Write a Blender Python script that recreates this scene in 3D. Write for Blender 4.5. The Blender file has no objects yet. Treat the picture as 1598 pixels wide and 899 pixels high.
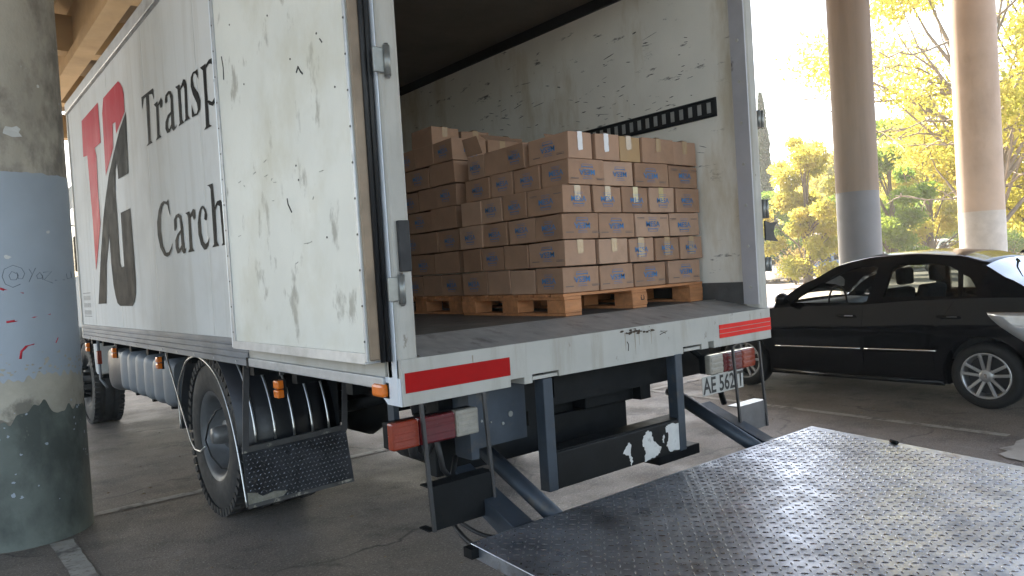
import bpy, bmesh, math, random
import numpy as np
from mathutils import Vector, Matrix
random.seed(7); rng = np.random.default_rng(11)
R = math.radians
sc = bpy.context.scene
C = sc.collection

# ------------------------------------------------------------------ camera, sky, sun, exposure
def setup_camera():
    yaw, pitch, roll = .679, .0228, -.0625
    fw = Vector((math.sin(yaw)*math.cos(pitch), math.cos(yaw)*math.cos(pitch), -math.sin(pitch)))
    r = Vector((math.cos(yaw), -math.sin(yaw), 0)); u = r.cross(fw)
    r2 = r*math.cos(roll)+u*math.sin(roll); u2 = -r*math.sin(roll)+u*math.cos(roll)
    cd = bpy.data.cameras.new('camera'); cam = bpy.data.objects.new('camera', cd); C.objects.link(cam)
    m = Matrix((r2, u2, -fw)).transposed().to_4x4(); m.translation = (-1.423, -2.4674, 1.4817)
    cam.matrix_world = m
    cd.sensor_width = 36; cd.lens = 36*1161/1598; cd.clip_start = .05; cd.clip_end = 1500
    sc.camera = cam
setup_camera()
SUN_EL, SUN_AZ = R(50), R(20)          # azimuth measured from +Y towards +X
w = bpy.data.worlds.new('World'); sc.world = w; w.use_nodes = True
nt = w.node_tree; bg = nt.nodes['Background']
sky = nt.nodes.new('ShaderNodeTexSky'); sky.sky_type = 'NISHITA'; sky.sun_disc = False
sky.sun_elevation = SUN_EL; sky.sun_rotation = SUN_AZ; sky.air_density = 1.0; sky.dust_density = 2.5; sky.ozone_density = 1
nt.links.new(sky.outputs[0], bg.inputs[0]); bg.inputs[1].default_value = .15
sd = bpy.data.lights.new('sun', 'SUN'); sd.energy = 5; sd.angle = R(.5); sd.color = (1, .93, .82)
so = bpy.data.objects.new('sun', sd); C.objects.link(so)
sv = Vector((math.sin(SUN_AZ)*math.cos(SUN_EL), math.cos(SUN_AZ)*math.cos(SUN_EL), math.sin(SUN_EL)))
so.rotation_euler = sv.to_track_quat('Z', 'Y').to_euler(); so.location = (0, 30, 40)
sc.view_settings.view_transform = 'Standard'; sc.view_settings.look = 'None'
sc.view_settings.gamma = 1; sc.view_settings.use_curve_mapping = False
sc.view_settings.exposure = 2.55
sc.view_settings.use_white_balance = True; sc.view_settings.white_balance_temperature = 7300; sc.view_settings.white_balance_tint = 10
sc.cycles.max_bounces = 10; sc.cycles.diffuse_bounces = 6; sc.cycles.glossy_bounces = 4
sc.cycles.transparent_max_bounces = 12; sc.cycles.transmission_bounces = 4

# ------------------------------------------------------------------ materials
MATS = {}
def M(name, col, rough=.6, metal=0., var=.12, vs=6., bump=.0, bs=60., stretch=(1, 1, 1), dirt=None, dirt2=None,
      spec=.5, coat=0., rvar=.12, emis=None):
    """procedural principled material: colour variation, dirt masks ((colour, scale, threshold, softness, stretch, amount)), bump"""
    if name in MATS: return MATS[name]
    m = bpy.data.materials.new(name); m.use_nodes = True; n = m.node_tree.nodes; l = m.node_tree.links
    b = n['Principled BSDF']
    tc = n.new('ShaderNodeTexCoord')
    def mapped(st):
        mp = n.new('ShaderNodeMapping'); mp.inputs['Scale'].default_value = st; l.new(tc.outputs['Object'], mp.inputs[0]); return mp.outputs[0]
    def noise(scale, st=(1, 1, 1), det=5., rgh=.6):
        t = n.new('ShaderNodeTexNoise'); t.inputs['Scale'].default_value = scale; t.inputs['Detail'].default_value = det
        t.inputs['Roughness'].default_value = rgh; l.new(mapped(st), t.inputs['Vector']); return t.outputs['Fac']
    def ramp(src, lo, hi, a=0., z=1.):
        r = n.new('ShaderNodeMapRange'); r.inputs[1].default_value = lo; r.inputs[2].default_value = hi
        r.inputs[3].default_value = a; r.inputs[4].default_value = z; l.new(src, r.inputs[0]); return r.outputs[0]
    def mix(f, a, c):
        x = n.new('ShaderNodeMix'); x.data_type = 'RGBA'
        l.new(f, x.inputs[0])
        for i, v in ((6, a), (7, c)):
            if isinstance(v, tuple): x.inputs[i].default_value = (*v[:3], 1)
            else: l.new(v, x.inputs[i])
        return x.outputs[2]
    base = noise(vs, stretch)
    dk = tuple(c*(1-var) for c in col); lt = tuple(min(1, c*(1+var)) for c in col)
    cur = mix(ramp(base, .3, .7), dk, lt)
    for d in (dirt, dirt2):
        if d:
            dc, s, th, soft, st, amt = d
            cur = mix(ramp(noise(s, st, 7, .65), th, th+soft, 0, amt), cur, dc)
    l.new(cur, b.inputs['Base Color'])
    l.new(ramp(noise(vs*2.3, stretch), .3, .7, max(.02, rough-rvar*rough), min(1, rough+rvar*rough)), b.inputs['Roughness'])
    b.inputs['Metallic'].default_value = metal
    b.inputs['Specular IOR Level'].default_value = spec
    b.inputs['Coat Weight'].default_value = coat; b.inputs['Coat Roughness'].default_value = .04
    if bump:
        bp = n.new('ShaderNodeBump'); bp.inputs['Strength'].default_value = bump; bp.inputs['Distance'].default_value = .01
        l.new(noise(bs, stretch, 6), bp.inputs['Height']); l.new(bp.outputs[0], b.inputs['Normal'])
    if emis:
        b.inputs['Emission Color'].default_value = (*emis[0], 1); b.inputs['Emission Strength'].default_value = emis[1]
    MATS[name] = m; return m

def glass(name, tint, gl=.08, rough=.02, opac=0.):
    m = bpy.data.materials.new(name); m.use_nodes = True; n = m.node_tree.nodes; l = m.node_tree.links
    n.remove(n['Principled BSDF']); out = n['Material Output']
    t = n.new('ShaderNodeBsdfTransparent'); t.inputs[0].default_value = (*tint, 1)
    g = n.new('ShaderNodeBsdfGlossy'); g.inputs['Roughness'].default_value = rough
    f = n.new('ShaderNodeFresnel'); f.inputs[0].default_value = 1.5
    x = n.new('ShaderNodeMixShader'); l.new(f.outputs[0], x.inputs[0]); l.new(t.outputs[0], x.inputs[1]); l.new(g.outputs[0], x.inputs[2])
    l.new(x.outputs[0], out.inputs[0]); MATS[name] = m; return m

def leaf(name, c1, c2, trans=.5):
    m = bpy.data.materials.new(name); m.use_nodes = True; n = m.node_tree.nodes; l = m.node_tree.links
    n.remove(n['Principled BSDF']); out = n['Material Output']
    tc = n.new('ShaderNodeTexCoord'); no = n.new('ShaderNodeTexNoise'); no.inputs['Scale'].default_value = .9; no.inputs['Detail'].default_value = 6
    l.new(tc.outputs['Object'], no.inputs['Vector'])
    r = n.new('ShaderNodeMapRange'); r.inputs[1].default_value = .35; r.inputs[2].default_value = .65; l.new(no.outputs[0], r.inputs[0])
    x = n.new('ShaderNodeMix'); x.data_type = 'RGBA'; x.inputs[6].default_value = (*c1, 1); x.inputs[7].default_value = (*c2, 1); l.new(r.outputs[0], x.inputs[0])
    d = n.new('ShaderNodeBsdfDiffuse'); t = n.new('ShaderNodeBsdfTranslucent')
    l.new(x.outputs[2], d.inputs[0]); l.new(x.outputs[2], t.inputs[0])
    s = n.new('ShaderNodeMixShader'); s.inputs[0].default_value = trans; l.new(d.outputs[0], s.inputs[1]); l.new(t.outputs[0], s.inputs[2])
    l.new(s.outputs[0], out.inputs[0]); MATS[name] = m; return m

# ------------------------------------------------------------------ mesh builder
class MB:
    def __init__(s): s.v = []; s.f = []; s.sm = []
    def add(s, vs, fs, smooth=False):
        o = len(s.v); s.v += [tuple(p) for p in vs]; s.f += [tuple(i+o for i in q) for q in fs]; s.sm += [smooth]*len(fs); return s
    def box(s, x0, x1, y0, y1, z0, z1, m=None):
        v = [(x, y, z) for z in (z0, z1) for y in (y0, y1) for x in (x0, x1)]
        if m: v = [tuple(m @ Vector(p)) for p in v]
        return s.add(v, [(0, 2, 3, 1), (4, 5, 7, 6), (0, 1, 5, 4), (2, 6, 7, 3), (0, 4, 6, 2), (1, 3, 7, 5)])
    def prism(s, poly, axis, a, b):
        """extrude a 2-D polygon along an axis; poly is in the two other axes in x,y,z order"""
        def p3(p, t): return {'x': (t, p[0], p[1]), 'y': (p[0], t, p[1]), 'z': (p[0], p[1], t)}[axis]
        n = len(poly); v = [p3(p, a) for p in poly]+[p3(p, b) for p in poly]
        ar = sum(poly[i][0]*poly[(i+1) % n][1]-poly[(i+1) % n][0]*poly[i][1] for i in range(n))
        f = [tuple(range(n)), tuple(range(2*n-1, n-1, -1))]+[((i+1) % n, i, i+n, (i+1) % n+n) for i in range(n)]
        flip = (ar > 0) != (axis == 'y')
        if b < a: flip = not flip
        if flip: f = [tuple(reversed(q)) for q in f]
        return s.add(v, f)
    def bar(s, p, q, w, h, up=(0, 0, 1)):
        p, q = Vector(p), Vector(q); d = q-p; L = d.length; d.normalize(); up = Vector(up)
        if abs(d.dot(up)) > .95: up = Vector((0, 1, 0)) if abs(d.y) < .9 else Vector((1, 0, 0))
        x = d.cross(up).normalized(); z = x.cross(d)
        m = Matrix((x, d, z)).transposed().to_4x4(); m.translation = p
        return s.box(-w/2, w/2, 0, L, -h/2, h/2, m)
    def tube(s, pts, r, n=8, caps=True):
        pts = [Vector(p) for p in pts]; k = len(pts); rs = r if isinstance(r, (list, tuple)) else [r]*k
        prev = None; v = []
        for i, p in enumerate(pts):
            d = (pts[min(i+1, k-1)]-pts[max(i-1, 0)]).normalized()
            if prev is None:
                a = Vector((0, 0, 1)) if abs(d.z) < .9 else Vector((1, 0, 0)); x = d.cross(a).normalized()
            else:
                x = (prev-d*prev.dot(d)).normalized()
            prev = x; y = d.cross(x)
            v += [p+(x*math.cos(2*math.pi*j/n)+y*math.sin(2*math.pi*j/n))*rs[i] for j in range(n)]
        f = [(i*n+j, i*n+(j+1) % n, (i+1)*n+(j+1) % n, (i+1)*n+j) for i in range(k-1) for j in range(n)]
        o = len(s.v); s.add(v, f, True)
        if caps:
            s.f += [tuple(o+j for j in reversed(range(n))), tuple(o+(k-1)*n+j for j in range(n))]; s.sm += [False]*2
        return s
    def lathe(s, prof, c, axis='x', n=40, smooth=True, close=False):
        """prof: (offset along axis, radius)"""
        k = len(prof); v = []
        for t in range(n):
            a = 2*math.pi*t/n; ca, sa = math.cos(a), math.sin(a)
            for o, r in prof:
                v.append({'x': (c[0]+o, c[1]+r*ca, c[2]+r*sa), 'y': (c[0]+r*sa, c[1]+o, c[2]+r*ca), 'z': (c[0]+r*ca, c[1]+r*sa, c[2]+o)}[axis])
        kk = k if close else k-1
        f = [(t*k+i, ((t+1) % n)*k+i, ((t+1) % n)*k+(i+1) % k, t*k+(i+1) % k) for t in range(n) for i in range(kk)]
        return s.add(v, f, smooth)
    def cyl(s, c, r, a, b, axis='x', n=24):
        return s.lathe([(a, 0.0001), (a, r), (b, r), (b, .0001)], c, axis, n, False)
    def grid(s, P, smooth=True, flip=False):
        ny, nx = len(P), len(P[0]); v = [p for r in P for p in r]
        f = [(j*nx+i, j*nx+i+1, (j+1)*nx+i+1, (j+1)*nx+i) for j in range(ny-1) for i in range(nx-1)]
        if flip: f = [tuple(reversed(q)) for q in f]
        return s.add(v, f, smooth)
    def mesh(s, name, mat=None, fix=False):
        me = bpy.data.meshes.new(name); me.from_pydata(s.v, [], s.f); me.polygons.foreach_set('use_smooth', s.sm)
        if fix:
            bm = bmesh.new(); bm.from_mesh(me); bmesh.ops.recalc_face_normals(bm, faces=bm.faces); bm.to_mesh(me); bm.free()
        if mat: me.materials.append(mat)
        me.update(); return me
    def build(s, name, mat, parent=None, bevel=0, solid=0, fix=True, **kw):
        return link(name, s.mesh(name, mat, fix), parent, bevel, solid, **kw)

def link(name, me, parent=None, bevel=0, solid=0, label=None, kind=None, loc=None):
    o = bpy.data.objects.new(name, me); C.objects.link(o)
    if parent:
        o.parent = parent; o.matrix_parent_inverse = Matrix.Translation(root_loc(parent)).inverted()
    if bevel:
        b = o.modifiers.new('bevel', 'BEVEL'); b.width = bevel; b.segments = 2; b.limit_method = 'ANGLE'; b.angle_limit = R(40)
        b.harden_normals = False
    if solid:
        b = o.modifiers.new('solid', 'SOLIDIFY'); b.thickness = solid; b.offset = -1
    if label: o['label'] = label
    if kind: o['kind'] = kind
    if loc: o.location = loc
    return o
ROOTS = {}
def root_loc(o): return ROOTS.get(o.name, (0, 0, 0))
def thing(name, label, cat, loc=(0, 0, 0), group=None, local=False):
    """empty at a thing's base; parts are then given in world coordinates unless local"""
    o = bpy.data.objects.new(name, None); C.objects.link(o); o.location = loc; o.empty_display_size = .2
    if not local: ROOTS[o.name] = loc
    return tag(o, label, cat, group)
def tag(o, label, cat, group=None, kind=None):
    if label: o['label'] = label
    if cat: o['category'] = cat
    if group: o['group'] = group
    if kind: o['kind'] = kind
    return o
def copy_tree(o, parent=None):
    c = o.copy(); C.objects.link(c); c.parent = parent
    if parent: c.matrix_parent_inverse = o.matrix_parent_inverse
    for ch in o.children: copy_tree(ch, c)
    return c
def text_mesh(body, size, mat, bold=.0, extrude=0.):
    cu = bpy.data.curves.new('text', 'FONT'); cu.body = body; cu.size = size; cu.align_x = 'CENTER'; cu.align_y = 'CENTER'
    cu.offset = bold; cu.extrude = extrude; cu.resolution_u = 3
    o = bpy.data.objects.new('text', cu); C.objects.link(o)
    dg = bpy.context.evaluated_depsgraph_get(); dg.update()
    me = bpy.data.meshes.new_from_object(o.evaluated_get(dg)); bpy.data.objects.remove(o)
    me.materials.clear(); me.materials.append(mat); return me
ORD = ['first', 'second', 'third', 'fourth', 'fifth', 'sixth', 'seventh', 'eighth']

# ------------------------------------------------------------------ palette
WHITE = M('painted_panel', (.62, .62, .60), .62, 0, .04, 2, .03, 3, (1, .4, .25), dirt=((.43, .40, .34), 3., .50, .25, (1, 3, .18), .5), dirt2=((.50, .49, .46), 1.1, .5, .15, (1, 1, 1), .5), spec=.03)
DOORW = M('worn_door_panel', (.67, .67, .61), .5, 0, .05, 3, .03, 8, dirt=((.26, .245, .20), 6, .595, .08, (1, 1, .5), .75), dirt2=((.50, .47, .36), 1.8, .48, .2, (1, 1, .8), .6))
FRAMEW = M('worn_white_steel', (.42, .405, .37), .5, 0, .08, 4, .03, 20, dirt=((.12, .09, .06), 14, .64, .06, (1, 1, .5), .8), dirt2=((.27, .235, .18), 4, .50, .22, (2, 1, .25), .7), spec=.3)
INNER = M('scuffed_inner_wall', (.76, .73, .66), .5, 0, .07, 2.2, .03, 12, dirt=((.07, .065, .06), 9, .625, .06, (1, .5, 1.9), .9), dirt2=((.52, .44, .31), 1.9, .53, .14, (1, 1.6, .45), .7))
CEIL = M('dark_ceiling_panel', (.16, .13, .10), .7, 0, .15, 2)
ALU = M('worn_aluminium', (.45, .46, .47), .45, .6, .12, 12, .05, 40, dirt=((.20, .20, .2), 6, .55, .15, (1, .5, 1), .5))
ALUD = M('dull_aluminium_rail', (.20, .21, .225), .6, .25, .12, 5, .04, 30, (1, .3, 1), dirt=((.10, .095, .09), 4, .5, .2, (1, .5, 1), .6))
EDGE = M('brown_door_edge', (.23, .17, .12), .45, .35, .2, 7, .05, 30)
RUBBER = M('black_rubber', (.012, .012, .013), .55, 0, .2, 10)
TYRE = M('tyre_rubber', (.022, .022, .023), .75, 0, .25, 8, .08, 60, dirt=((.075, .065, .055), 5, .5, .25, (1, 1, 1), .6))
BLACK = M('black_chassis_paint', (.007, .008, .009), .6, .0, .3, 6, .08, 30, dirt=((.02, .017, .014), 5, .55, .2, (1, 1, 1), .6), spec=.15)
BLUEST = M('dark_blue_grey_steel', (.038, .05, .066), .5, .3, .2, 6, .06, 30, dirt=((.11, .09, .07), 7, .58, .12, (1, 1, 1), .6))
PEEL = M('bumper_paint_peeling', (.006, .0065, .007), .5, 0, .25, 6, .06, 30, spec=.2)
PLASTG = M('grey_tank_plastic', (.13, .15, .17), .5, 0, .2, 3, .05, 12, dirt=((.27, .24, .19), 3, .56, .12, (1, 1, .6), .7))
STEEL = M('bright_steel_tube', (.55, .55, .54), .3, .9, .1, 20)
RIMG = M('grey_wheel_rim', (.12, .125, .13), .5, .4, .2, 8, .05, 30, dirt=((.10, .085, .07), 6, .5, .2, (1, 1, 1), .6))
FLOORP = M('worn_floor_plate', (.13, .12, .11), .55, .25, .25, 6, .06, 40, (1, 2, 1), dirt=((.21, .18, .15), 3, .5, .2, (1.5, 1, 1), .7))
RAMPP = M('grey_ramp_plate', (.36, .345, .33), .5, .25, .2, 5, .06, 30, (2, 1, 1), dirt=((.085, .07, .06), 6, .55, .15, (2, 1, 1), .7))
TREAD = M('tread_plate_steel', (.34, .36, .40), .38, .85, .3, 4, .08, 60, dirt=((.07, .06, .055), 3., .50, .2, (1, 1, 1), .5), dirt2=((.16, .12, .09), 7, .60, .08, (1, 1, 1), .6), rvar=.35)
TREADT = M('tread_lug_steel', (.52, .54, .58), .27, .9, .25, 30, 0, dirt=((.11, .10, .10), 3., .5, .14, (1, 1, 1), .8), rvar=.3)
REDT = M('dark_red_tape', (.36, .008, .008), .6, 0, .08, 9, dirt=((.2, .01, .01), 9, .6, .1, (1, 1, 1), .5), spec=.1)
REDB = M('bright_red_tape', (.72, .02, .015), .5, 0, .05, 9, spec=.15)
REDL = M('faded_red_print', (.46, .035, .055), .5, 0, .08, 3, dirt=((.55, .20, .21), 2, .52, .2, (1, 3, .2), .5), spec=.03)
BLKL = M('glossy_black_print', (.016, .017, .018), .6, 0, .2, 3, dirt=((.07, .07, .065), 1.4, .5, .2, (1, 2, .5), .6), spec=.03)
AMBER = M('amber_lens', (.75, .17, .012), .25, 0, .1, 30, .15, 120, coat=.5)
LRED = M('red_lens', (.10, .006, .008), .25, 0, .1, 30, .15, 120, coat=.4)
LORG = M('orange_lens', (.24, .03, .01), .25, 0, .1, 30, .15, 120, coat=.4)
LWHT = M('clear_lens', (.27, .25, .21), .25, 0, .12, 40, .2, 120, coat=.4)
PLATE = M('white_number_plate', (.42, .41, .38), .5, 0, .05, 20, dirt=((.2, .18, .15), 14, .55, .15, (1, 1, 1), .6))
CHROME = M('chrome', (.8, .8, .8), .12, 1., .03, 20)
CARD = M('brown_cardboard', (.36, .21, .135), .8, 0, .16, 5, .12, 7, dirt=((.27, .16, .10), 4, .55, .15, (1, 1, 1), .5))
CARD2 = M('light_cardboard', (.40, .24, .16), .8, 0, .14, 5, .12, 7)
CARD4 = M('dark_cardboard', (.31, .178, .112), .85, 0, .18, 6, .15, 7, dirt=((.40, .27, .18), 5, .58, .12, (1, 1, 1), .5))
CARD5 = M('pale_cardboard', (.44, .275, .19), .8, 0, .15, 4, .12, 8, dirt=((.30, .19, .125), 3, .56, .12, (1, 1, 1), .5))
CARD3 = M('yellowish_cardboard', (.40, .25, .125), .7, 0, .10, 2.5, .05, 14)
PRINT = M('blue_carton_print', (.05, .18, .38), .75, 0, .2, 30, dirt=((.30, .24, .18), 40, .55, .12, (1, 1, 1), .6))
PRINTD = M('faint_carton_print', (.17, .135, .12), .8, 0, .15, 30)
TAPEB = M('clear_brown_tape', (.47, .32, .19), .16, 0, .06, 25, .35, 30, (1, 1, .5), coat=.3)
TAPEW = M('white_paper_tape', (.78, .76, .77), .5, 0, .05, 30, .3, 40)
TAPEY = M('yellow_tape', (.58, .46, .24), .22, 0, .06, 25, .3, 30, coat=.3)
WOOD = M('pallet_wood', (.47, .20, .085), .75, 0, .25, 9, .12, 60, (.4, 3, 3), dirt=((.22, .11, .06), 5, .55, .15, (1, 1, 1), .6))
CONC = M('rough_concrete', (.40, .36, .30), .85, 0, .2, 3, .5, 18, (1, 1, .6), dirt=((.15, .13, .11), 2.6, .47, .12, (1, 1, .6), .8), dirt2=((.52, .50, .46), 6, .66, .04, (1, 1, 1), .8))
CONCB = M('bounce_warmed_concrete', (.46, .34, .19), .85, 0, .12, 1.2, .1, 14, dirt=((.30, .21, .12), .8, .5, .2, (1, 1, 1), .6))  # beige concrete with warm bounce from the sunlit ground put into the colour
CONCS = M('recess_shaded_concrete', (.13, .095, .055), .9, 0, .15, .7)  # shade of the recess between the girders is put into this darker concrete
DASH = M('grey_dashboard', (.12, .13, .13), .6, 0, .15, 8)
INTRIM = M('dark_interior_trim', (.02, .02, .022), .6, 0, .2, 8)
SEAT = M('grey_seat_fabric', (.03, .03, .032), .85, 0, .2, 20)
CARBLACK = M('black_car_paint', (.004, .004, .0045), .14, 0, .1, 3, coat=.12, rvar=.3, spec=.14)
CGLASS = glass('tinted_car_glass', (.80, .84, .82)); RGLASS = glass('dark_car_glass', (.42, .46, .45)); WGLASS = glass('clear_windscreen', (.82, .88, .86))
CTYRE = M('car_tyre_rubber', (.010, .010, .0105), .7, 0, .25, 8, .05, 60, spec=.3)
ALLOY = M('alloy_wheel', (.36, .36, .365), .36, .75, .1, 10)

# outlines of the side graphics (y, z) and column graffiti (angle, z)
RED_T = [(5.889,3.226),(5.069,3.233),(5.063,2.872),(5.353,2.869),(5.296,2.787),(5.347,2.458),(5.343,2.171),(5.646,1.814),(5.728,1.738),(5.702,2.21),(5.733,2.86),(5.941,2.879)]
RED_C = [(4.825,3.218),(4.505,3.222),(4.226,3.225),(4.148,3.187),(4.088,3.136),(4.062,3.09),(4.074,2.945),(4.432,2.834),(4.421,2.931),(4.532,2.937),(4.577,2.745),(4.958,2.555),(4.923,2.955),(4.911,3.104)]
BLACK_G = [(4.036,2.937),(4.093,2.458),(4.472,2.461),(4.477,2.608),(4.555,2.547),(4.619,2.369),(4.614,2.176),(4.636,1.765),(4.593,1.721),(4.493,1.727),(4.478,2.178),(4.125,2.179),(4.112,1.764),(4.117,1.583),(4.148,1.486),(4.209,1.426),(4.294,1.389),(4.764,1.391),(4.87,1.418),(4.927,1.485),(4.976,1.58),(5.005,1.77),(4.997,2.025),(5.199,1.779),(5.345,1.416),(5.726,1.412),(5.44,1.875),(5.197,2.206),(5.042,2.362),(4.84,2.538),(4.577,2.696),(4.304,2.84)]
GRAF = {'at1':[(-1.556,1.652),(-1.613,1.666),(-1.655,1.642),(-1.636,1.616),(-1.563,1.614),(-1.528,1.639),(-1.546,1.659),(-1.532,1.62),(-1.472,1.619),(-1.435,1.65),(-1.475,1.683),(-1.591,1.702),(-1.713,1.681),(-1.75,1.637),(-1.714,1.592),(-1.615,1.57),(-1.508,1.587)],'Y':[(-1.368,1.675),(-1.326,1.642),(-1.27,1.681)],'Y2':[(-1.326,1.642),(-1.383,1.598)],'Q':[(-1.176,1.634),(-1.207,1.654),(-1.262,1.635),(-1.249,1.615),(-1.18,1.618),(-1.169,1.636),(-1.164,1.607)],'Z':[(-1.155,1.653),(-1.001,1.658),(-1.146,1.607),(-0.998,1.585)],'us':[(-0.952,1.602),(-0.73,1.603)],'u':[(-0.667,1.643),(-0.654,1.609),(-0.513,1.616),(-0.51,1.657),(-0.468,1.609)]}
REDS = [[(-1.792,1.568),(-1.735,1.558)],[(-1.734,1.561),(-1.472,1.532)],[(-1.74,1.366),(-1.622,1.37)],[(-1.622,1.366),(-1.344,1.383),(-1.081,1.394)],[(-1.589,1.14),(-1.566,1.184),(-1.485,1.213)],[(-1.485,1.213),(-1.375,1.221)],[(-0.975,1.245),(-1.024,1.213)]]
GLY = {'T':[(3.519,2.938),(3.181,2.928),(3.179,2.847),(3.213,2.895),(3.307,2.91),(3.346,2.587),(3.293,2.565),(3.476,2.568),(3.414,2.582),(3.393,2.912),(3.454,2.913),(3.523,2.846)],'r':[(3.192,2.814),(3.088,2.817),(3.082,2.794),(2.995,2.822),(2.964,2.796),(2.984,2.754),(3.023,2.754),(3.044,2.786),(3.077,2.78),(3.1,2.588),(3.052,2.563),(3.207,2.563),(3.162,2.579),(3.137,2.786)],'a':[(2.902,2.787),(2.88,2.813),(2.806,2.823),(2.753,2.811),(2.713,2.772),(2.72,2.676),(2.724,2.587),(2.709,2.561),(2.673,2.577),(2.682,2.56),(2.754,2.547),(2.79,2.569),(2.795,2.6),(2.784,2.674),(2.771,2.762),(2.789,2.8),(2.841,2.796),(2.845,2.763),(2.882,2.754),(2.901,2.767)],'a2':[(2.782,2.681),(2.86,2.674),(2.927,2.641),(2.939,2.597),(2.906,2.56),(2.849,2.557),(2.793,2.577),(2.793,2.6),(2.838,2.578),(2.869,2.588),(2.871,2.615),(2.844,2.648),(2.787,2.663)],'n':[(2.643,2.812),(2.544,2.807),(2.541,2.777),(2.459,2.819),(2.417,2.806),(2.396,2.772),(2.413,2.584),(2.376,2.555),(2.5,2.558),(2.47,2.574),(2.449,2.756),(2.468,2.782),(2.536,2.767),(2.54,2.581),(2.501,2.555),(2.636,2.554),(2.6,2.57),(2.597,2.786)],'s':[(2.161,2.809),(2.157,2.747),(2.181,2.773),(2.21,2.797),(2.244,2.799),(2.268,2.777),(2.251,2.725),(2.182,2.674),(2.145,2.618),(2.162,2.567),(2.212,2.547),(2.281,2.55),(2.333,2.554),(2.325,2.633),(2.305,2.597),(2.278,2.564),(2.233,2.558),(2.205,2.576),(2.218,2.617),(2.284,2.684),(2.314,2.739),(2.301,2.792),(2.253,2.812),(2.195,2.808)],'p':[(2.11,2.803),(2.001,2.801),(2.012,2.676),(2.011,2.596),(2.017,2.451),(1.968,2.432),(2.115,2.434),(2.078,2.449),(2.064,2.621),(2.063,2.775)],'p2':[(2.001,2.791),(1.941,2.807),(1.85,2.799),(1.783,2.737),(1.798,2.626),(1.865,2.551),(1.929,2.539),(1.988,2.558),(2.02,2.585),(1.992,2.585),(1.934,2.563),(1.879,2.58),(1.85,2.664),(1.854,2.736),(1.897,2.773),(1.946,2.785),(1.999,2.772)],'C':[(3.001,2.124),(2.975,1.996),(3.004,2.04),(3.033,2.087),(3.098,2.105),(3.158,2.093),(3.219,2.031),(3.248,1.927),(3.22,1.817),(3.149,1.764),(3.079,1.763),(3.017,1.789),(2.968,1.823),(2.992,1.78),(3.057,1.743),(3.13,1.732),(3.211,1.748),(3.296,1.807),(3.344,1.903),(3.333,1.996),(3.271,2.074),(3.195,2.116),(3.121,2.125),(3.04,2.112)],'a3':[(2.904,1.913),(2.896,1.971),(2.842,1.998),(2.776,2.004),(2.718,1.982),(2.696,1.924),(2.696,1.825),(2.688,1.761),(2.655,1.766),(2.682,1.736),(2.72,1.731),(2.754,1.748),(2.76,1.801),(2.752,1.9),(2.761,1.965),(2.794,1.983),(2.836,1.972),(2.841,1.922),(2.869,1.896),(2.9,1.898)],'a4':[(2.751,1.893),(2.836,1.871),(2.899,1.833),(2.904,1.782),(2.87,1.74),(2.819,1.741),(2.761,1.766),(2.757,1.794),(2.804,1.768),(2.833,1.785),(2.829,1.82),(2.802,1.854),(2.752,1.872)],'r2':[(2.618,1.99),(2.527,1.993),(2.516,1.97),(2.45,2.0),(2.407,1.989),(2.408,1.939),(2.445,1.929),(2.472,1.958),(2.514,1.949),(2.521,1.758),(2.476,1.734),(2.622,1.734),(2.581,1.755),(2.567,1.954),(2.579,1.974)],'c':[(2.188,1.905),(2.209,1.904),(2.238,1.916),(2.219,1.953),(2.244,1.982),(2.278,1.976),(2.311,1.93),(2.311,1.837),(2.28,1.782),(2.242,1.763),(2.197,1.776),(2.16,1.799),(2.192,1.75),(2.239,1.73),(2.282,1.731),(2.338,1.766),(2.374,1.829),(2.372,1.902),(2.335,1.965),(2.284,1.996),(2.24,1.998),(2.193,1.973),(2.176,1.936)],'h':[(2.134,2.108),(2.029,2.106),(2.021,1.965),(1.976,1.994),(1.908,1.996),(1.873,1.968),(1.867,1.839),(1.859,1.746),(1.834,1.735),(1.947,1.734),(1.92,1.75),(1.928,1.906),(1.934,1.962),(1.971,1.972),(2.016,1.946),(2.027,1.764),(1.994,1.737),(2.12,1.735),(2.083,1.752),(2.076,2.079),(2.098,2.097)]}
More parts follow.
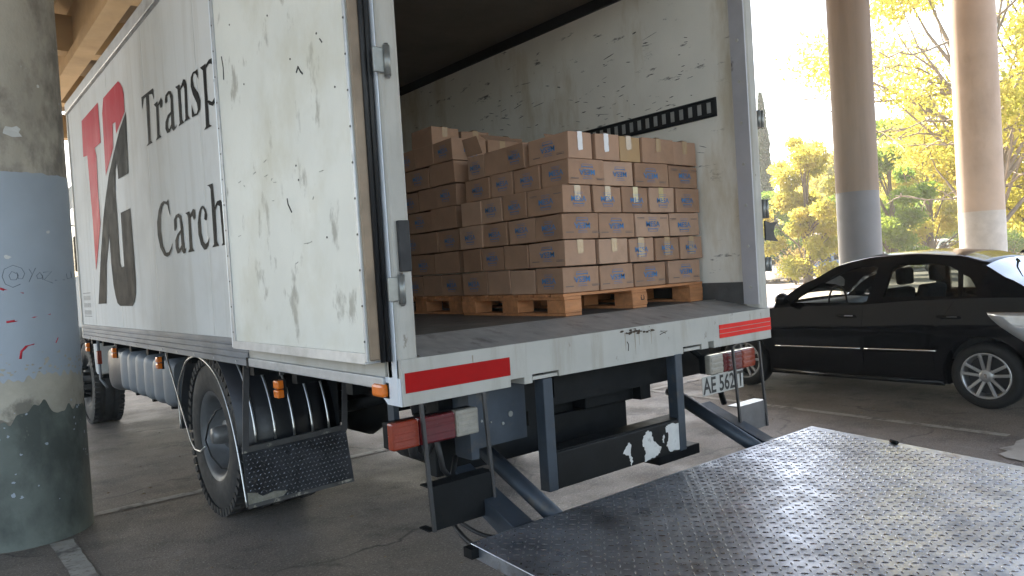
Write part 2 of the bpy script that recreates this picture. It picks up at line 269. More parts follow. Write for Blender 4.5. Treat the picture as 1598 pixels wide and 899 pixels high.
# ------------------------------------------------------------------ ground and markings
def ground_material():
    m = bpy.data.materials.new('asphalt'); m.use_nodes = True; n = m.node_tree.nodes; l = m.node_tree.links; b = n['Principled BSDF']
    tc = n.new('ShaderNodeTexCoord')
    def noise(s, d=6, r=.65, st=(1, 1, 1)):
        mp = n.new('ShaderNodeMapping'); mp.inputs['Scale'].default_value = st; l.new(tc.outputs['Object'], mp.inputs[0])
        t = n.new('ShaderNodeTexNoise'); t.inputs['Scale'].default_value = s; t.inputs['Detail'].default_value = d; t.inputs['Roughness'].default_value = r
        l.new(mp.outputs[0], t.inputs['Vector']); return t.outputs[0]
    def rng_(src, a, c, lo=0, hi=1):
        r = n.new('ShaderNodeMapRange'); r.inputs[1].default_value = a; r.inputs[2].default_value = c; r.inputs[3].default_value = lo; r.inputs[4].default_value = hi
        l.new(src, r.inputs[0]); return r.outputs[0]
    def mix(f, a, c):
        x = n.new('ShaderNodeMix'); x.data_type = 'RGBA'; l.new(f, x.inputs[0])
        for i, v in ((6, a), (7, c)):
            if isinstance(v, tuple): x.inputs[i].default_value = (*v, 1)
            else: l.new(v, x.inputs[i])
        return x.outputs[2]
    c = mix(rng_(noise(.8), .35, .65), (.165, .138, .115), (.225, .19, .162))
    c = mix(rng_(noise(2.2, 8, .7), .48, .66, 0, .8), c, (.075, .066, .058))
    c = mix(rng_(noise(1.1, 8, .7, (1, 3, 1)), .60, .68, 0, .55), c, (.25, .23, .21))
    c = mix(rng_(noise(.55, 9, .75), .56, .62, 0, .75), c, (.06, .053, .047))
    c = mix(rng_(noise(3.5, 9, .75, (1.4, .5, 1)), .58, .66, 0, .5), c, (.29, .265, .24))
    c = mix(rng_(noise(170, 2, .5), .52, .66, 0, .75), c, (.055, .05, .045))
    c = mix(rng_(noise(75, 3, .6), .56, .66, 0, .8), c, (.34, .31, .28))
    c = mix(rng_(noise(45, 4, .7), .58, .68, 0, .8), c, (.06, .052, .046))
    vo = n.new('ShaderNodeTexVoronoi'); vo.feature = 'DISTANCE_TO_EDGE'; vo.inputs['Scale'].default_value = .42
    wp = n.new('ShaderNodeVectorMath'); wp.operation = 'MULTIPLY_ADD'; nz = n.new('ShaderNodeTexNoise'); nz.inputs['Scale'].default_value = 2.2; nz.inputs['Detail'].default_value = 6
    l.new(tc.outputs['Object'], nz.inputs['Vector']); l.new(nz.outputs['Color'], wp.inputs[0]); wp.inputs[1].default_value = (.7, .7, 0); l.new(tc.outputs['Object'], wp.inputs[2]); l.new(wp.outputs[0], vo.inputs['Vector'])
    crack = n.new('ShaderNodeMath'); crack.operation = 'MULTIPLY'; l.new(rng_(vo.outputs['Distance'], .0, .009, 1, 0), crack.inputs[0]); l.new(rng_(noise(.9), .46, .56), crack.inputs[1])
    c = mix(crack.outputs[0], c, (.035, .03, .027))
    l.new(c, b.inputs['Base Color'])
    l.new(rng_(noise(1.7), .3, .7, .5, .85), b.inputs['Roughness'])
    bp = n.new('ShaderNodeBump'); bp.inputs['Strength'].default_value = .7; bp.inputs['Distance'].default_value = .006
    l.new(noise(70, 5), bp.inputs['Height']); l.new(bp.outputs[0], b.inputs['Normal']); return m
ASPH = ground_material()
tag(MB().add([(-400, -400, 0), (400, -400, 0), (400, 400, 0), (-400, 400, 0)], [(0, 1, 2, 3)]).build('ground', ASPH, fix=False), None, None, kind='structure')
LINE = M('worn_road_paint', (.36, .34, .30), .7, 0, .15, 8, .1, 60, dirt=((.11, .10, .09), 6, .5, .12, (1, 1, 1), .9), dirt2=((.15, .135, .12), 25, .55, .1, (1, 1, 1), .7))
PATCHM = M('pale_concrete_patch', (.42, .39, .35), .8, 0, .12, 4, .1, 40, dirt=((.2, .18, .16), 5, .55, .15, (1, 1, 1), .7))
def strip(name, pts, mat, z=.004):
    o = MB().add([(x, y, z) for x, y in pts], [tuple(range(len(pts)))]).build(name, mat); tag(o, None, None, kind='structure'); return o
def jag_line(name, a, b, w, mat, n=40):
    a, b = Vector(a), Vector(b); d = (b-a).normalized(); s = Vector((-d.y, d.x))
    L = []; Rr = []
    for i in range(n+1):
        p = a.lerp(b, i/n); L.append(p+s*(w/2+random.uniform(-.006, .004))); Rr.append(p-s*(w/2+random.uniform(-.006, .004)))
    mb = MB(); mb.add([(p.x, p.y, .004) for p in L]+[(p.x, p.y, .004) for p in Rr], [(i, i+1, n+2+i, n+1+i) for i in range(n)])
    tag(mb.build(name, mat, fix=False), None, None, kind='structure')
jag_line('parking_line', (-.62, 3.30), (5.05, 3.28), .10, LINE, 70)
jag_line('parking_line', (5.32, 6.5), (4.97, -.42), .09, LINE, 80)
jag_line('parking_line', (-.80, 2.84), (-.77, -2.2), .12, LINE, 60)
jag_line('parking_line', (5.25, 3.28), (11.0, 3.25), .10, LINE, 60)
strip('concrete_patch', [(4.28, -.62), (4.36, -.55), (4.47, -.57), (4.52, -.50), (4.66, -.55), (4.80, -.52), (4.97, -.56), (5.3, -.60), (5.4, -3.2), (4.1, -3.2), (4.16, -2.0), (4.08, -1.2), (4.20, -.9)], PATCHM, .008)

# ------------------------------------------------------------------ overpass and its columns
ov = thing('overpass', 'concrete overpass deck with long girders and cross beams overhead', 'overpass', (1.7, 3.3, 6.5))
DX0, DX1, DY0, DY1 = -12.0, 12.2, -13.0, 27.
MB().box(DX0, DX1, DY0, DY1, 7.92, 8.2).build('deck_slab', CONCS, ov)
gx = [1.68+2.75*k for k in range(-5, 4)]
for x in gx:
    if DX0 < x < DX1:
        MB().prism([(x-.18, 6.5), (x+.18, 6.5), (x+.18, 6.72), (x+.07, 6.86), (x+.07, 7.7), (x+.3, 7.82), (x+.3, 7.915), (x-.3, 7.915), (x-.3, 7.82), (x-.07, 7.7), (x-.07, 6.86), (x-.18, 6.72)], 'y', DY0+.05, DY1-.05).build('girder', CONCB, ov)
for y in (-12.6, -5.4, 3.22, 11.84, 15.65, 20.5, 25.5):
    for i in range(len(gx)-1):
        MB().box(gx[i]+.073, gx[i+1]-.073, y, y+.45, 6.73, 7.5).build('cross_beam', CONCB, ov)
for x, s in ((DX0, 1), (DX1, -1)):
    MB().box(min(x, x+s*.3), max(x, x+s*.3), DY0, DY1, 8.203, 8.95).build('parapet', CONCB, ov)
MB().box(DX0+.6, DX1-.2, 2.85, 3.75, 6.2, 6.495).build('column_head_beam', CONCB, ov)

def paint_band(name, colp, z0, z1=None, peel=True):
    """grey paint coat on a column: thin shell whose material shows concrete where it has peeled"""
    return M(name, colp, .6, 0, .08, 3, .05, 20, dirt=((.45, .41, .35), 3.2, .60, .04, (1, 1, 1), .85) if peel else None, dirt2=((.10, .11, .11), 2, .5, .2, (1, 1, .5), .5))
GREY = M('grey_blue_column_paint', (.34, .39, .45), .55, 0, .08, 2.5, .05, 18, dirt=((.32, .31, .29), 9, .70, .03, (1, 1, 1), .7))
GREYL = M('light_grey_column_paint', (.21, .215, .235), .5, 0, .05, 2.5, .04, 18)
DARKB = M('grimy_column_foot', (.13, .15, .135), .7, 0, .25, 3, .1, 20, dirt=((.05, .06, .055), 2.0, .5, .12, (1, 1, .6), .8), dirt2=((.33, .31, .26), 4, .66, .04, (1, 1, .7), .8))
PEELM = M('bare_plaster', (.40, .37, .31), .8, 0, .2, 5, .15, 25, dirt=((.13, .12, .10), 4, .53, .1, (1, 1, .7), .8))
def ring_shell(name, c, r, zlo, zhi, mat, parent, n=280):
    """thin coat round a column between two uneven edges (functions of angle)"""
    mb = MB(); rows = 14; P = []
    for j in range(rows+1):
        P.append([(c[0]+r*math.cos(a), c[1]+r*math.sin(a), zlo(a)+(zhi(a)-zlo(a))*j/rows) for a in [2*math.pi*i/n for i in range(n+1)]])
    return mb.grid(P).build(name, mat, parent, fix=False)
def jagf(base, amp, seed):
    rr = random.Random(seed); k = [(rr.choice([3, 5, 7, 11, 17, 23, 31, 43]), rr.uniform(0, 6.28), rr.uniform(.3, 1)) for _ in range(9)]
    return lambda a: base+amp*sum(w_*math.sin(f*a+p) for f, p, w_ in k)/3
def column(loc, r, label, mats, band=2.25, flare=0.):
    t = thing('column', label, 'column', (loc[0], loc[1], 0), 'overpass columns')
    prof = [(0, r+flare), (.9, r+flare*.5), (2., r)]+[(z, r) for z in (3, 4, 5, 6, 6.49)]
    mb = MB(); mb.lathe([(0, .001)]+prof+[(6.495, .001)], (loc[0], loc[1], 0), 'z', 64); mb.build('shaft', mats or CONC, t)
    return t
PL = (-.93, 3.22); PR = .36
col = column(PL, PR, 'near concrete column with peeling grey-blue paint and graffiti beside the truck', None)
ring_shell('paint_coat', PL, PR+.003, jagf(1.02, .035, 3), jagf(2.262, .008, 4), GREY, col)
ring_shell('bare_patch', PL, PR+.0015, jagf(.78, .05, 8), jagf(1.06, .03, 9), PEELM, col)
ring_shell('grimy_foot', PL, PR+.005, lambda a: 0.0, jagf(.80, .05, 5), DARKB, col)
for k, (th, z, sx, sz) in enumerate(((-1.45, 2.50, .05, .04), (-1.7, 2.62, .02, .018), (-1.75, 2.95, .03, .03), (-1.0, 2.8, .012, .012), (-1.02, 1.9, .015, .012), (-1.66, 1.75, .02, .015))):
    q = []
    for i in range(11):
        a = 2*math.pi*i/11; f = random.uniform(.6, 1.1); q.append((PL[0]+(PR+.006)*math.cos(th+sx/PR*f*math.cos(a)), PL[1]+(PR+.006)*math.sin(th+sx/PR*f*math.cos(a)), z+sz*f*math.sin(a)))
    MB().add(q, [tuple(range(11))]).build('paint_chip', M('white_chip', (.62, .62, .60), .7), col, fix=False)
CHIPW = M('white_chip', (.62, .62, .60), .7); rc = random.Random(31)
for k in range(90):
    th = rc.uniform(-2.1, -.2); z = 1.04+abs(rc.gauss(0, .05)) if k < 60 else rc.uniform(.25, .85); sx = rc.uniform(.004, .016); sz = sx*rc.uniform(.5, 1.2)
    q = [(PL[0]+(PR+.0065)*math.cos(th+sx/PR*f*math.cos(a)), PL[1]+(PR+.0065)*math.sin(th+sx/PR*f*math.cos(a)), z+sz*f*math.sin(a)) for a, f in [(2*math.pi*i/9, rc.uniform(.45, 1.1)) for i in range(9)]]
    MB().add(q, [tuple(range(9))]).build('paint_chip', PEELM if k < 60 else GREY, col, fix=False)
PEN = M('grey_pen', (.06, .075, .09), .6); SPRAY = M('red_spray', (.55, .02, .04), .5)
def on_col(pts, rr): return [(PL[0]+(PR+rr)*math.cos(a), PL[1]+(PR+rr)*math.sin(a), z) for a, z in pts]
for k, pts in GRAF.items(): MB().tube(on_col(pts, .0032), .0016, 5).build('graffiti_stroke', PEN, col)
for i, pts in enumerate(REDS): MB().tube(on_col(pts, .0005), .0075 if i in (0, 2, 4) else .0045, 6).build('red_mark', SPRAY, col)
SMUDGE = None
P1 = (10.53, 3.34); P2 = (13.05, 2.42)
c1 = column(P1, .32, 'grey-banded concrete column rising behind the black sedan roof', M('brown_concrete', (.30, .245, .205), .85, 0, .1, 1.5, .15, 15, (3, 3, .2), dirt=((.20, .165, .14), 1.6, .5, .25, (2, 2, .25), .6)))
ring_shell('paint_coat', P1, .323, lambda a: 0., lambda a: 2.40, GREYL, c1)
c2 = column(P2, .35, 'sunlit concrete column with pale band nearest the tall tree at right', M('bounce_lit_concrete', (.50, .40, .33), .85, 0, .12, 1.5, .1, 15, dirt=((.33, .25, .2), 1.2, .5, .2, (1, 1, .4), .6)))  # same concrete; bounced light and glare are put into its lighter pinkish colour
ring_shell('paint_coat', P2, .353, lambda a: 0., lambda a: 2.0, M('pale_column_paint', (.50, .48, .46), .6), c2)
# ------------------------------------------------------------------ the box truck
tk = thing('box_truck', 'white box truck with open rear doors and lowered tail lift', 'truck', (1.25, 3.3, 0))
ZF = 1.225                                                     # load floor
# cargo box shell
lw = MB().box(0, .04, .105, 6.64, 1.19, 3.44).build('side_wall', WHITE, tk)
for y in (2.2, 3.45, 4.7, 5.9):                                # vertical panel joints, a slim batten each
    MB().box(-.0015, .002, y-.004, y+.004, 1.205, 3.43).build('panel_joint', M('joint_grey', (.55, .55, .53), .5), lw)
MB().box(2.46, 2.5, .105, 6.64, 1.19, 3.44).build('side_wall', INNER, tk)
MB().box(.043, .05, .11, 6.55, ZF, 3.35).build('inner_lining', INNER, tk)
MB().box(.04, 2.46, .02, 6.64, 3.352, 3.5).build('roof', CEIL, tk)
MB().box(.0, 2.5, .05, 6.68, 3.502, 3.54).build('roof_skin', WHITE, tk)
MB().box(.05, 2.46, 6.58, 6.64, 1.1, 3.35).build('front_wall', INNER, tk)
MB().box(.04, 2.46, .3, 6.58, 1.06, ZF).build('load_floor', FLOORP, tk)
MB().box(2.435, 2.459, .31, 6.5, ZF+.001, 1.33).build('kick_board', M('grimy_kick_board', (.085, .085, .085), .6, .2, .25, 8), tk)
MB().box(2.44, 2.459, .12, 6.5, 3.275, 3.351).build('ceiling_trim', M('black_trim', (.012, .012, .012), .6), tk)
MB().box(-.018, .06, .0, 6.70, 3.44, 3.565).build('top_rail', ALU, tk, .012)
MB().tube([(-.02, .0, 3.452), (-.02, 6.7, 3.452)], .009, 8).build('top_rail_bead', ALU, tk)
MB().box(2.44, 2.518, .0, 6.70, 3.44, 3.565).build('top_rail', ALU, tk, .012)
MB().box(-.012, .05, 6.641, 6.70, 1.05, 3.439).build('front_post', FRAMEW, tk, .008)
MB().box(2.45, 2.512, 6.641, 6.70, 1.05, 3.439).build('front_post', FRAMEW, tk, .008)
# fluted aluminium bottom rail of the left side
pr = [(.03, 1.052), (-.014, 1.052), (-.014, 1.086), (-.004, 1.090), (-.004, 1.098), (-.011, 1.101), (-.011, 1.122), (-.004, 1.126), (-.004, 1.134), (-.011, 1.137), (-.011, 1.158), (-.004, 1.162), (-.004, 1.170), (-.012, 1.174), (-.012, 1.199), (.03, 1.199)]
br = MB().prism(pr, 'y', 1.62, 6.64).build('bottom_rail', ALUD, tk)
MB().box(-.018, .03, .11, 1.612, 1.052, 1.098).build('bottom_rail', ALU, tk, .004)
MB().box(-.004, .03, .11, 1.612, 1.099, 1.17).build('bottom_rail', FRAMEW, tk)
MB().prism([(2.5-x, z) for x, z in pr], 'y', .11, 6.64).build('bottom_rail', ALUD, tk)
for y in np.arange(1.8, 6.6, .4): MB().cyl((-.014, y, 1.07), .006, -.004, .002, 'x', 8).build('rivet', ALU, br)
MB().box(-.02, -.012, 1.595, 1.625, 1.045, 1.10).build('rail_clip', BLACK, tk)
# rear frame
def post(x0, x1): return MB().box(x0, x1, 0, .104, .99, 3.56).build('rear_post', FRAMEW, tk, .014)
pl = post(0, .083); pr_ = post(2.417, 2.5)
MB().box(-.006, -.0005, .02, .055, 1.0, 3.43).build('post_gutter', M('blue_white_steel', (.62, .66, .71), .35, .1, .05, 6), pl, .002)
MB().box(2.405, 2.4165, .002, .1, 1.2, 3.36).build('jamb_strip', M('lilac_grey_steel', (.40, .39, .41), .5, .2, .08, 6, dirt=((.1, .08, .06), 9, .62, .06, (1, 1, .5), .8)), pr_)
for z in np.arange(1.3, 3.3, .24): MB().cyl((2.405, .05, z), .009, -.006, .003, 'x', 10).build('rivet', FRAMEW, pr_)
MB().box(.083, 2.417, .002, .1, 3.4, 3.555).build('header', FRAMEW, tk, .01)
sill_poly = [(0, .992), (.525, .992), (.525, 1.022), (.60, 1.022), (.60, .992), (.645, .992), (.645, 1.028), (.80, 1.028), (.80, 1.001), (1.68, .996), (1.68, 1.03), (1.835, 1.03), (1.835, 1.0), (1.895, 1.0), (1.895, 1.035), (1.945, 1.035), (1.945, .997), (2.5, .994), (2.5, 1.172), (0, 1.172)]
sill = MB().prism(sill_poly, 'y', -.008, .10).build('rear_sill', FRAMEW, tk, .003)
MB().box(.65, .795, -.003, .02, 1.0035, 1.018).build('sill_insert', FRAMEW, sill); MB().box(1.69, 1.825, -.003, .02, 1.005, 1.02).build('sill_insert', FRAMEW, sill)
MB().prism([(.0, .992), (.105, .992), (.19, 1.052), (.19, 1.1), (0, 1.1)], 'x', -.004, -.0005).build('corner_gusset', M('blue_white_steel', (.6, .64, .69), .35), sill)
MB().box(.012, .523, -.0105, -.0085, 1.042, 1.119).build('reflective_tape', REDT, sill, label='dark red matt tape on the sill')
for i in range(3): MB().box(1.995, 2.497, -.0125, -.0085, 1.043+i*.0252, 1.0655+i*.0252).build('reflective_tape', REDB, sill, label='bright red ribbed tape on the sill', bevel=.0015)
# rusty scar in the sill
RUST = M('rust_scar', (.05, .032, .02), .85, 0, .4, 30)
for i in range(34):
    x = 1.22+random.random()*.24; z = 1.138+random.random()*.026; a = random.uniform(.004, .017)
    MB().add([(x+a*math.cos(t)*random.uniform(.5, 1.1), -.0095-.00006*i, z+.35*a*math.sin(t)) for t in np.arange(0, 6.2, .7)], [tuple(range(9))]).build('rust_scar', RUST, sill, fix=False)
for p in ([(1.50, 1.115), (1.56, 1.128), (1.505, 1.132), (1.545, 1.117)], [(1.26, 1.06), (1.265, 1.09), (1.255, 1.105)]):
    MB().tube([(x, -.009, z) for x, z in p], .0018, 5).build('scratch', RUST, sill)
for i in range(7):
    x = (1.24, 1.31, 1.34, 1.43, 2.29, 2.40, .33)[i]; h = random.uniform(.06, .12)
    MB().add([(x, -.0088, 1.15), (x+.006, -.0088, 1.15), (x+.0045, -.0088, 1.15-h), (x+.003, -.0088, 1.15-h*.98)], [(0, 1, 2, 3)]).build('rust_run', M('rust_run', (.27, .225, .165), .7, 0, .2, 30), sill, fix=False)
# sloped threshold plate from the sill up to the floor
MB().prism([(-.012, 1.174), (.325, 1.228), (.325, 1.2), (.0, 1.1725)], 'x', .094, 2.44).build('ramp_plate', RAMPP, tk)
MB().box(2.42, 2.459, .105, .31, 1.2, 1.33).build('kick_plate', M('grimy_kick_board', (.085, .085, .085), .6), tk)
# lashing track on the inner right wall
trk = MB().box(2.448, 2.4595, .25, 4.8, 2.345, 2.462).build('lashing_track', M('black_track', (.02, .021, .023), .5, .3, .2, 12), tk, .002)
for zz in (2.352, 2.45): MB().tube([(2.447, .26, zz), (2.447, 4.79, zz)], .0045, 6).build('track_lip', BLACK, trk)
slot = MB().box(2.4445, 2.4478, -.014, .014, 2.372, 2.436).mesh('slot_plate', M('galvanised', (.42, .43, .42), .45, .5, .15, 12), True)
for i in range(64): link('slot_plate', slot, trk, loc=(0, .30+i*.07, 0))
# inner right wall scuffs
SCUFF = M('black_scuff', (.05, .047, .045), .8, 0, .4, 40)
rs = random.Random(5); rw = tk
for i in range(130):
    y = rs.uniform(.35, 3.2); z = rs.gauss(2.65, .22) if rs.random() < .8 else rs.uniform(1.5, 2.3)
    L = rs.uniform(.012, .06)*(1 if rs.random() < .85 else 2.2); a = rs.uniform(-.2, .35); h = rs.uniform(.0006, .0028)*(1 if rs.random() < .85 else 1.8); k = 6; up = []; dn = []
    for j in range(k+1):
        t = j/k-.5; hh = h*(1-abs(2*t)**2)*rs.uniform(.4, 1.3)+.0006
        up.append((2.4592-.00012*i/10, y+L*t*math.cos(a), z+L*t*math.sin(a)+hh)); dn.append((2.4592-.00012*i/10, y+L*t*math.cos(a), z+L*t*math.sin(a)-hh))
    MB().add(up+dn[::-1], [tuple(range(2*k+2))]).build('scuff_mark', SCUFF, rw, fix=False)
# left door swung right back along the side
dr = MB().box(-.098, -.03, .06, 1.565, 1.172, 3.43).build('open_rear_door', DOORW, tk, .003, label='left rear door folded back against the side')
MB().box(-.106, -.098, .058, .074, 1.17, 3.43).build('edge_trim', ALU, dr, .002)
MB().box(-.106, -.05, 1.562, 1.574, 1.168, 3.43).build('edge_trim', M('white_edge_trim', (.72, .74, .75), .3, .2, .05, 8), dr, .003)
MB().box(-.104, -.098, 1.522, 1.5615, 1.2, 3.42).build('edge_trim', ALU, dr, .001)
MB().prism([(-.107, 1.163), (-.03, 1.163), (-.03, 1.1715), (-.0985, 1.1715), (-.0985, 1.205), (-.104, 1.205)], 'y', .075, 1.561).build('bottom_trim', ALU, dr, .001)
MB().box(-.096, -.05, .048, .0595, 1.175, 3.43).build('door_edge', EDGE, dr, .006)
for x, r_ in ((-.044, .011), (-.022, .012)): MB().tube([(x, .046, 1.165), (x, .046, 3.43)], r_, 8).build('door_seal', RUBBER, dr)
MB().box(-.036, -.004, .058, .10, 1.17, 3.43).build('door_seal', RUBBER, dr)
SCREW = M('screw_head', (.06, .055, .05), .5, .5)
scr = MB().cyl((0, 0, 0), .0045, -.0025, .001, 'x', 8).mesh('screw', SCREW, True)
for z in np.arange(1.25, 3.4, .135):
    link('screw', scr, dr, loc=(-.106, .066, z)); link('screw', scr, dr, loc=(-.104, 1.545, z))
for i in range(14): link('screw', scr, dr, loc=(-.098, rs.uniform(.15, 1.48), rs.uniform(1.35, 3.0)))
# gouges in the door skin
def gouge(pts, w_, mat=SCUFF): MB().tube([(-.0985, y, z) for y, z in pts], w_, 5).build('gouge', mat, dr)
gouge([(.72, 1.865), (.715, 1.84), (.68, 1.80)], .0035); gouge([(1.44, 2.68), (1.425, 2.62), (1.43, 2.56)], .004)
gouge([(.53, 2.375), (.51, 2.395), (.49, 2.37), (.47, 2.355)], .004); gouge([(.29, 2.45), (.27, 2.43)], .003)
for i in range(14):
    y, z = rs.uniform(.2, 1.4), rs.uniform(1.4, 2.1); a = rs.uniform(.01, .05)
    gouge([(y, z), (y+a, z+rs.uniform(-.01, .01))], .0016, M('door_smudge', (.33, .32, .28), .7))
# right door, folded back the same way
d2 = MB().box(2.506, 2.55, .06, 1.565, 1.172, 3.43).build('open_rear_door', DOORW, tk, .003, label='right rear door folded back, seen edge-on')
MB().box(2.508, 2.546, .046, .0595, 1.175, 3.43).build('door_edge', M('white_edge_trim', (.72, .74, .75), .3), d2, .006)
MB().tube([(2.512, .036, 1.165), (2.512, .036, 3.43)], .008, 8).build('door_seal', RUBBER, d2)
# hinges
GALV = M('zinc_hinge', (.27, .275, .26), .42, .6, .15, 15, .05, 50, dirt=((.2, .17, .13), 10, .6, .1, (1, 1, 1), .5))
def hinge(x, z0, z1, s, mat):
    h = MB().box(min(x, x-s*.055), max(x, x-s*.055), -.012, -.001, z0+.012, z1-.008).build('hinge', mat, tk, .003)
    MB().tube([(x, -.014, z0), (x, -.014, z1)], .0135, 12).build('hinge_knuckle', mat, h)
    MB().tube([(x, -.014, z0-.008), (x, -.014, z1+.008)], .009, 10).build('hinge_pin', STEEL, h)
    return h
for z0, z1 in ((2.243, 2.357), (1.383, 1.494)): hinge(.022, z0, z1, 1, GALV)
DHG = M('dark_hinge', (.09, .085, .08), .5, .4, .2, 15)
for z0, z1 in ((2.235, 2.335), (1.70, 1.81), (1.385, 1.47)):
    h = MB().box(2.502, 2.56, .01, .042, z0, z1).build('hinge', DHG, tk, .004)
    for x in (2.515, 2.548): MB().tube([(x, .006, z0), (x, .006, z1)], .011, 10).build('hinge_knuckle', GALV, h)
MB().box(.022, .072, -.018, -.0005, 1.505, 1.70).build('lock_plate', M('black_lock', (.02, .02, .022), .6, .2, .3, 15), tk, .004)
MB().prism([(2.505, 1.57), (2.57, 1.565), (2.64, 1.56), (2.60, 1.585), (2.59, 1.62), (2.605, 1.655), (2.64, 1.675), (2.56, 1.672), (2.505, 1.685)], 'y', -.006, .004).build('torn_rubber_flap', RUBBER, tk)
# ------------------------------------------------------------------ side graphics
def flat(name, poly, mat, x=-.0035, label=None):
    return MB().add([(x, y, z) for y, z in poly], [tuple(range(len(poly)))]).build(name, mat, lw, fix=False, label=label)
flat('logo_red_letter', RED_T, REDL); flat('logo_red_letter', RED_C, REDL); flat('logo_black_letter', BLACK_G, BLKL)
for i, (k, p) in enumerate(GLY.items()): flat('letter', p, BLKL, -.0032-.0003*(i % 2))
FINE = M('fine_black_print', (.10, .10, .10), .6)
mb = MB()
for r_ in range(3):
    y = 6.50
    while y > 6.12:
        ww = random.uniform(.012, .022); z0 = 1.455-.075*r_
        mb.add([(-.0035, y, z0), (-.0035, y-ww*.45, z0), (-.0035, y-ww*.45, z0+.045), (-.0035, y, z0+.045)], [(0, 1, 2, 3)]); y -= ww*1.25
for z in (1.525, 1.285): mb.add([(-.0035, 6.52, z), (-.0035, 6.1, z), (-.0035, 6.1, z+.006), (-.0035, 6.52, z+.006)], [(0, 1, 2, 3)])
mb.build('fine_print', FINE, lw, fix=False, label='three rows of tiny black print, too small to read')
# ------------------------------------------------------------------ chassis
for x in (.82, 1.62): MB().box(x, x+.08, .25, 8.5, .74, .98).build('chassis_rail', BLACK, tk)
for y in (.55, 1.4, 3.9, 5.2, 6.4): MB().box(.9, 1.62, y, y+.09, .78, .94).build('chassis_cross_member', BLACK, tk)
for y in np.arange(.5, 6.6, .6): MB().box(.045, 2.455, y, y+.06, .985, 1.058).build('floor_bearer', BLACK, tk)
MB().tube([(.4, 2.6, .52), (1.0, 2.6, .52)], .07, 12).build('axle', BLACK, tk); MB().tube([(1.4, 2.6, .52), (2.1, 2.6, .52)], .07, 12).build('axle', BLACK, tk)
MB().lathe([(-.2, .02), (-.17, .13), (0, .2), (.17, .13), (.2, .02)], (1.2, 2.6, .52), 'x', 20).build('differential', BLACK, tk)
MB().tube([(1.2, 2.75, .55), (1.2, 6.6, .75)], .045, 10).build('drive_shaft', BLACK, tk)
for x in (.86, 1.66):
    MB().tube([(x, 1.7, .74), (x, 2.2, .63), (x, 2.6, .60), (x, 3.0, .63), (x, 3.5, .74)], .04, 8).build('leaf_spring', BLACK, tk)
MB().tube([(.25, 7.5, .5), (2.25, 7.5, .5)], .06, 10).build('axle', BLACK, tk)
# wheels
def tyre_prof(x0, x1, Ro, Ri):
    w_ = x1-x0
    return [(x0+.02, Ri), (x0+.005, Ri+.03), (x0, (Ro+Ri)/2), (x0+.006, Ro-.06), (x0+.02, Ro-.022), (x0+.045, Ro-.004), (x0+w_*.3, Ro), (x0+w_*.32, Ro-.012), (x0+w_*.36, Ro-.012), (x0+w_*.38, Ro), (x0+w_*.62, Ro), (x0+w_*.64, Ro-.012), (x0+w_*.68, Ro-.012), (x0+w_*.7, Ro), (x1-.045, Ro-.004), (x1-.02, Ro-.022), (x1-.006, Ro-.06), (x1, (Ro+Ri)/2), (x1-.005, Ri+.03), (x1-.02, Ri)]
def truck_wheel(cx0, cx1, c, s, kind, Ro=.52, Ri=.285):
    """s=-1: outer face towards -X"""
    wh = bpy.data.objects.new('wheel', None); C.objects.link(wh); wh.parent = tk; wh.matrix_parent_inverse = Matrix.Translation(ROOTS[tk.name]).inverted(); wh.empty_display_size = .1
    mb = MB().lathe(tyre_prof(cx0, cx1, Ro, Ri), (0, *c), 'x', 72, close=True)
    for t in range(52):                                   # shoulder lugs
        a = 2*math.pi*t/52
        for x0, x1 in ((cx0-.002, cx0+.05), (cx1-.05, cx1+.002)):
            m = Matrix.Translation((0, *c)) @ Matrix.Rotation(a, 4, 'X')
            mb.box(x0, x1, -.019, .019, Ro-.045, Ro+.005, m)
    mb.build('tyre', TYRE, wh)
    xf = cx0 if s < 0 else cx1; d = -s                     # inward direction from the outer face
    if kind == 'rear':
        prof = [(xf+d*.012, Ri+.012), (xf+d*.02, Ri-.012), (xf+d*.05, Ri-.03), (xf+d*.13, Ri-.05), (xf+d*.17, Ri-.10), (xf+d*.175, .12), (xf+d*.12, .105), (xf+d*.09, .09), (xf+d*.085, .001)]
        rim = MB().lathe(prof, (0, *c), 'x', 48).build('rim', RIMG, wh)
        hub = MB().lathe([(xf+d*.09, .062), (xf+d*.03, .058), (xf+d*.0, .05), (xf-d*.004, .001)], (0, *c), 'x', 24).build('hub', M('hub_metal', (.20, .20, .20), .45, .5, .15, 20), wh)
        for t in range(10):
            a = 2*math.pi*t/10; MB().cyl((xf+d*.17, c[0]+.165*math.cos(a), c[1]+.165*math.sin(a)), .015, -.03, .01, 'x', 6).build('wheel_nut', RIMG, rim)
    else:
        prof = [(xf+d*.01, Ri+.012), (xf+d*.02, Ri-.015), (xf+d*.05, Ri-.04), (xf+d*.03, Ri-.09), (xf-d*.01, .15), (xf-d*.015, .10), (xf-d*.05, .07), (xf-d*.055, .001)]
        rim = MB().lathe(prof, (0, *c), 'x', 48).build('rim', BLACK, wh)
        for t in range(10):
            a = 2*math.pi*t/10; MB().cyl((xf-d*.005, c[0]+.17*math.cos(a), c[1]+.17*math.sin(a)), .02, -.05, .02, 'x', 8).build('wheel_nut', BLACK, rim)
    return wh
WY = 2.6
truck_wheel(.06, .33, (WY, .52), -1, 'rear'); truck_wheel(.37, .63, (WY, .52), -1, 'rear')
truck_wheel(2.17, 2.44, (WY, .52), 1, 'rear'); truck_wheel(1.87, 2.13, (WY, .52), 1, 'rear')
truck_wheel(.12, .42, (7.5, .5), -1, 'front', .5); truck_wheel(2.08, 2.38, (7.5, .5), 1, 'front', .5)
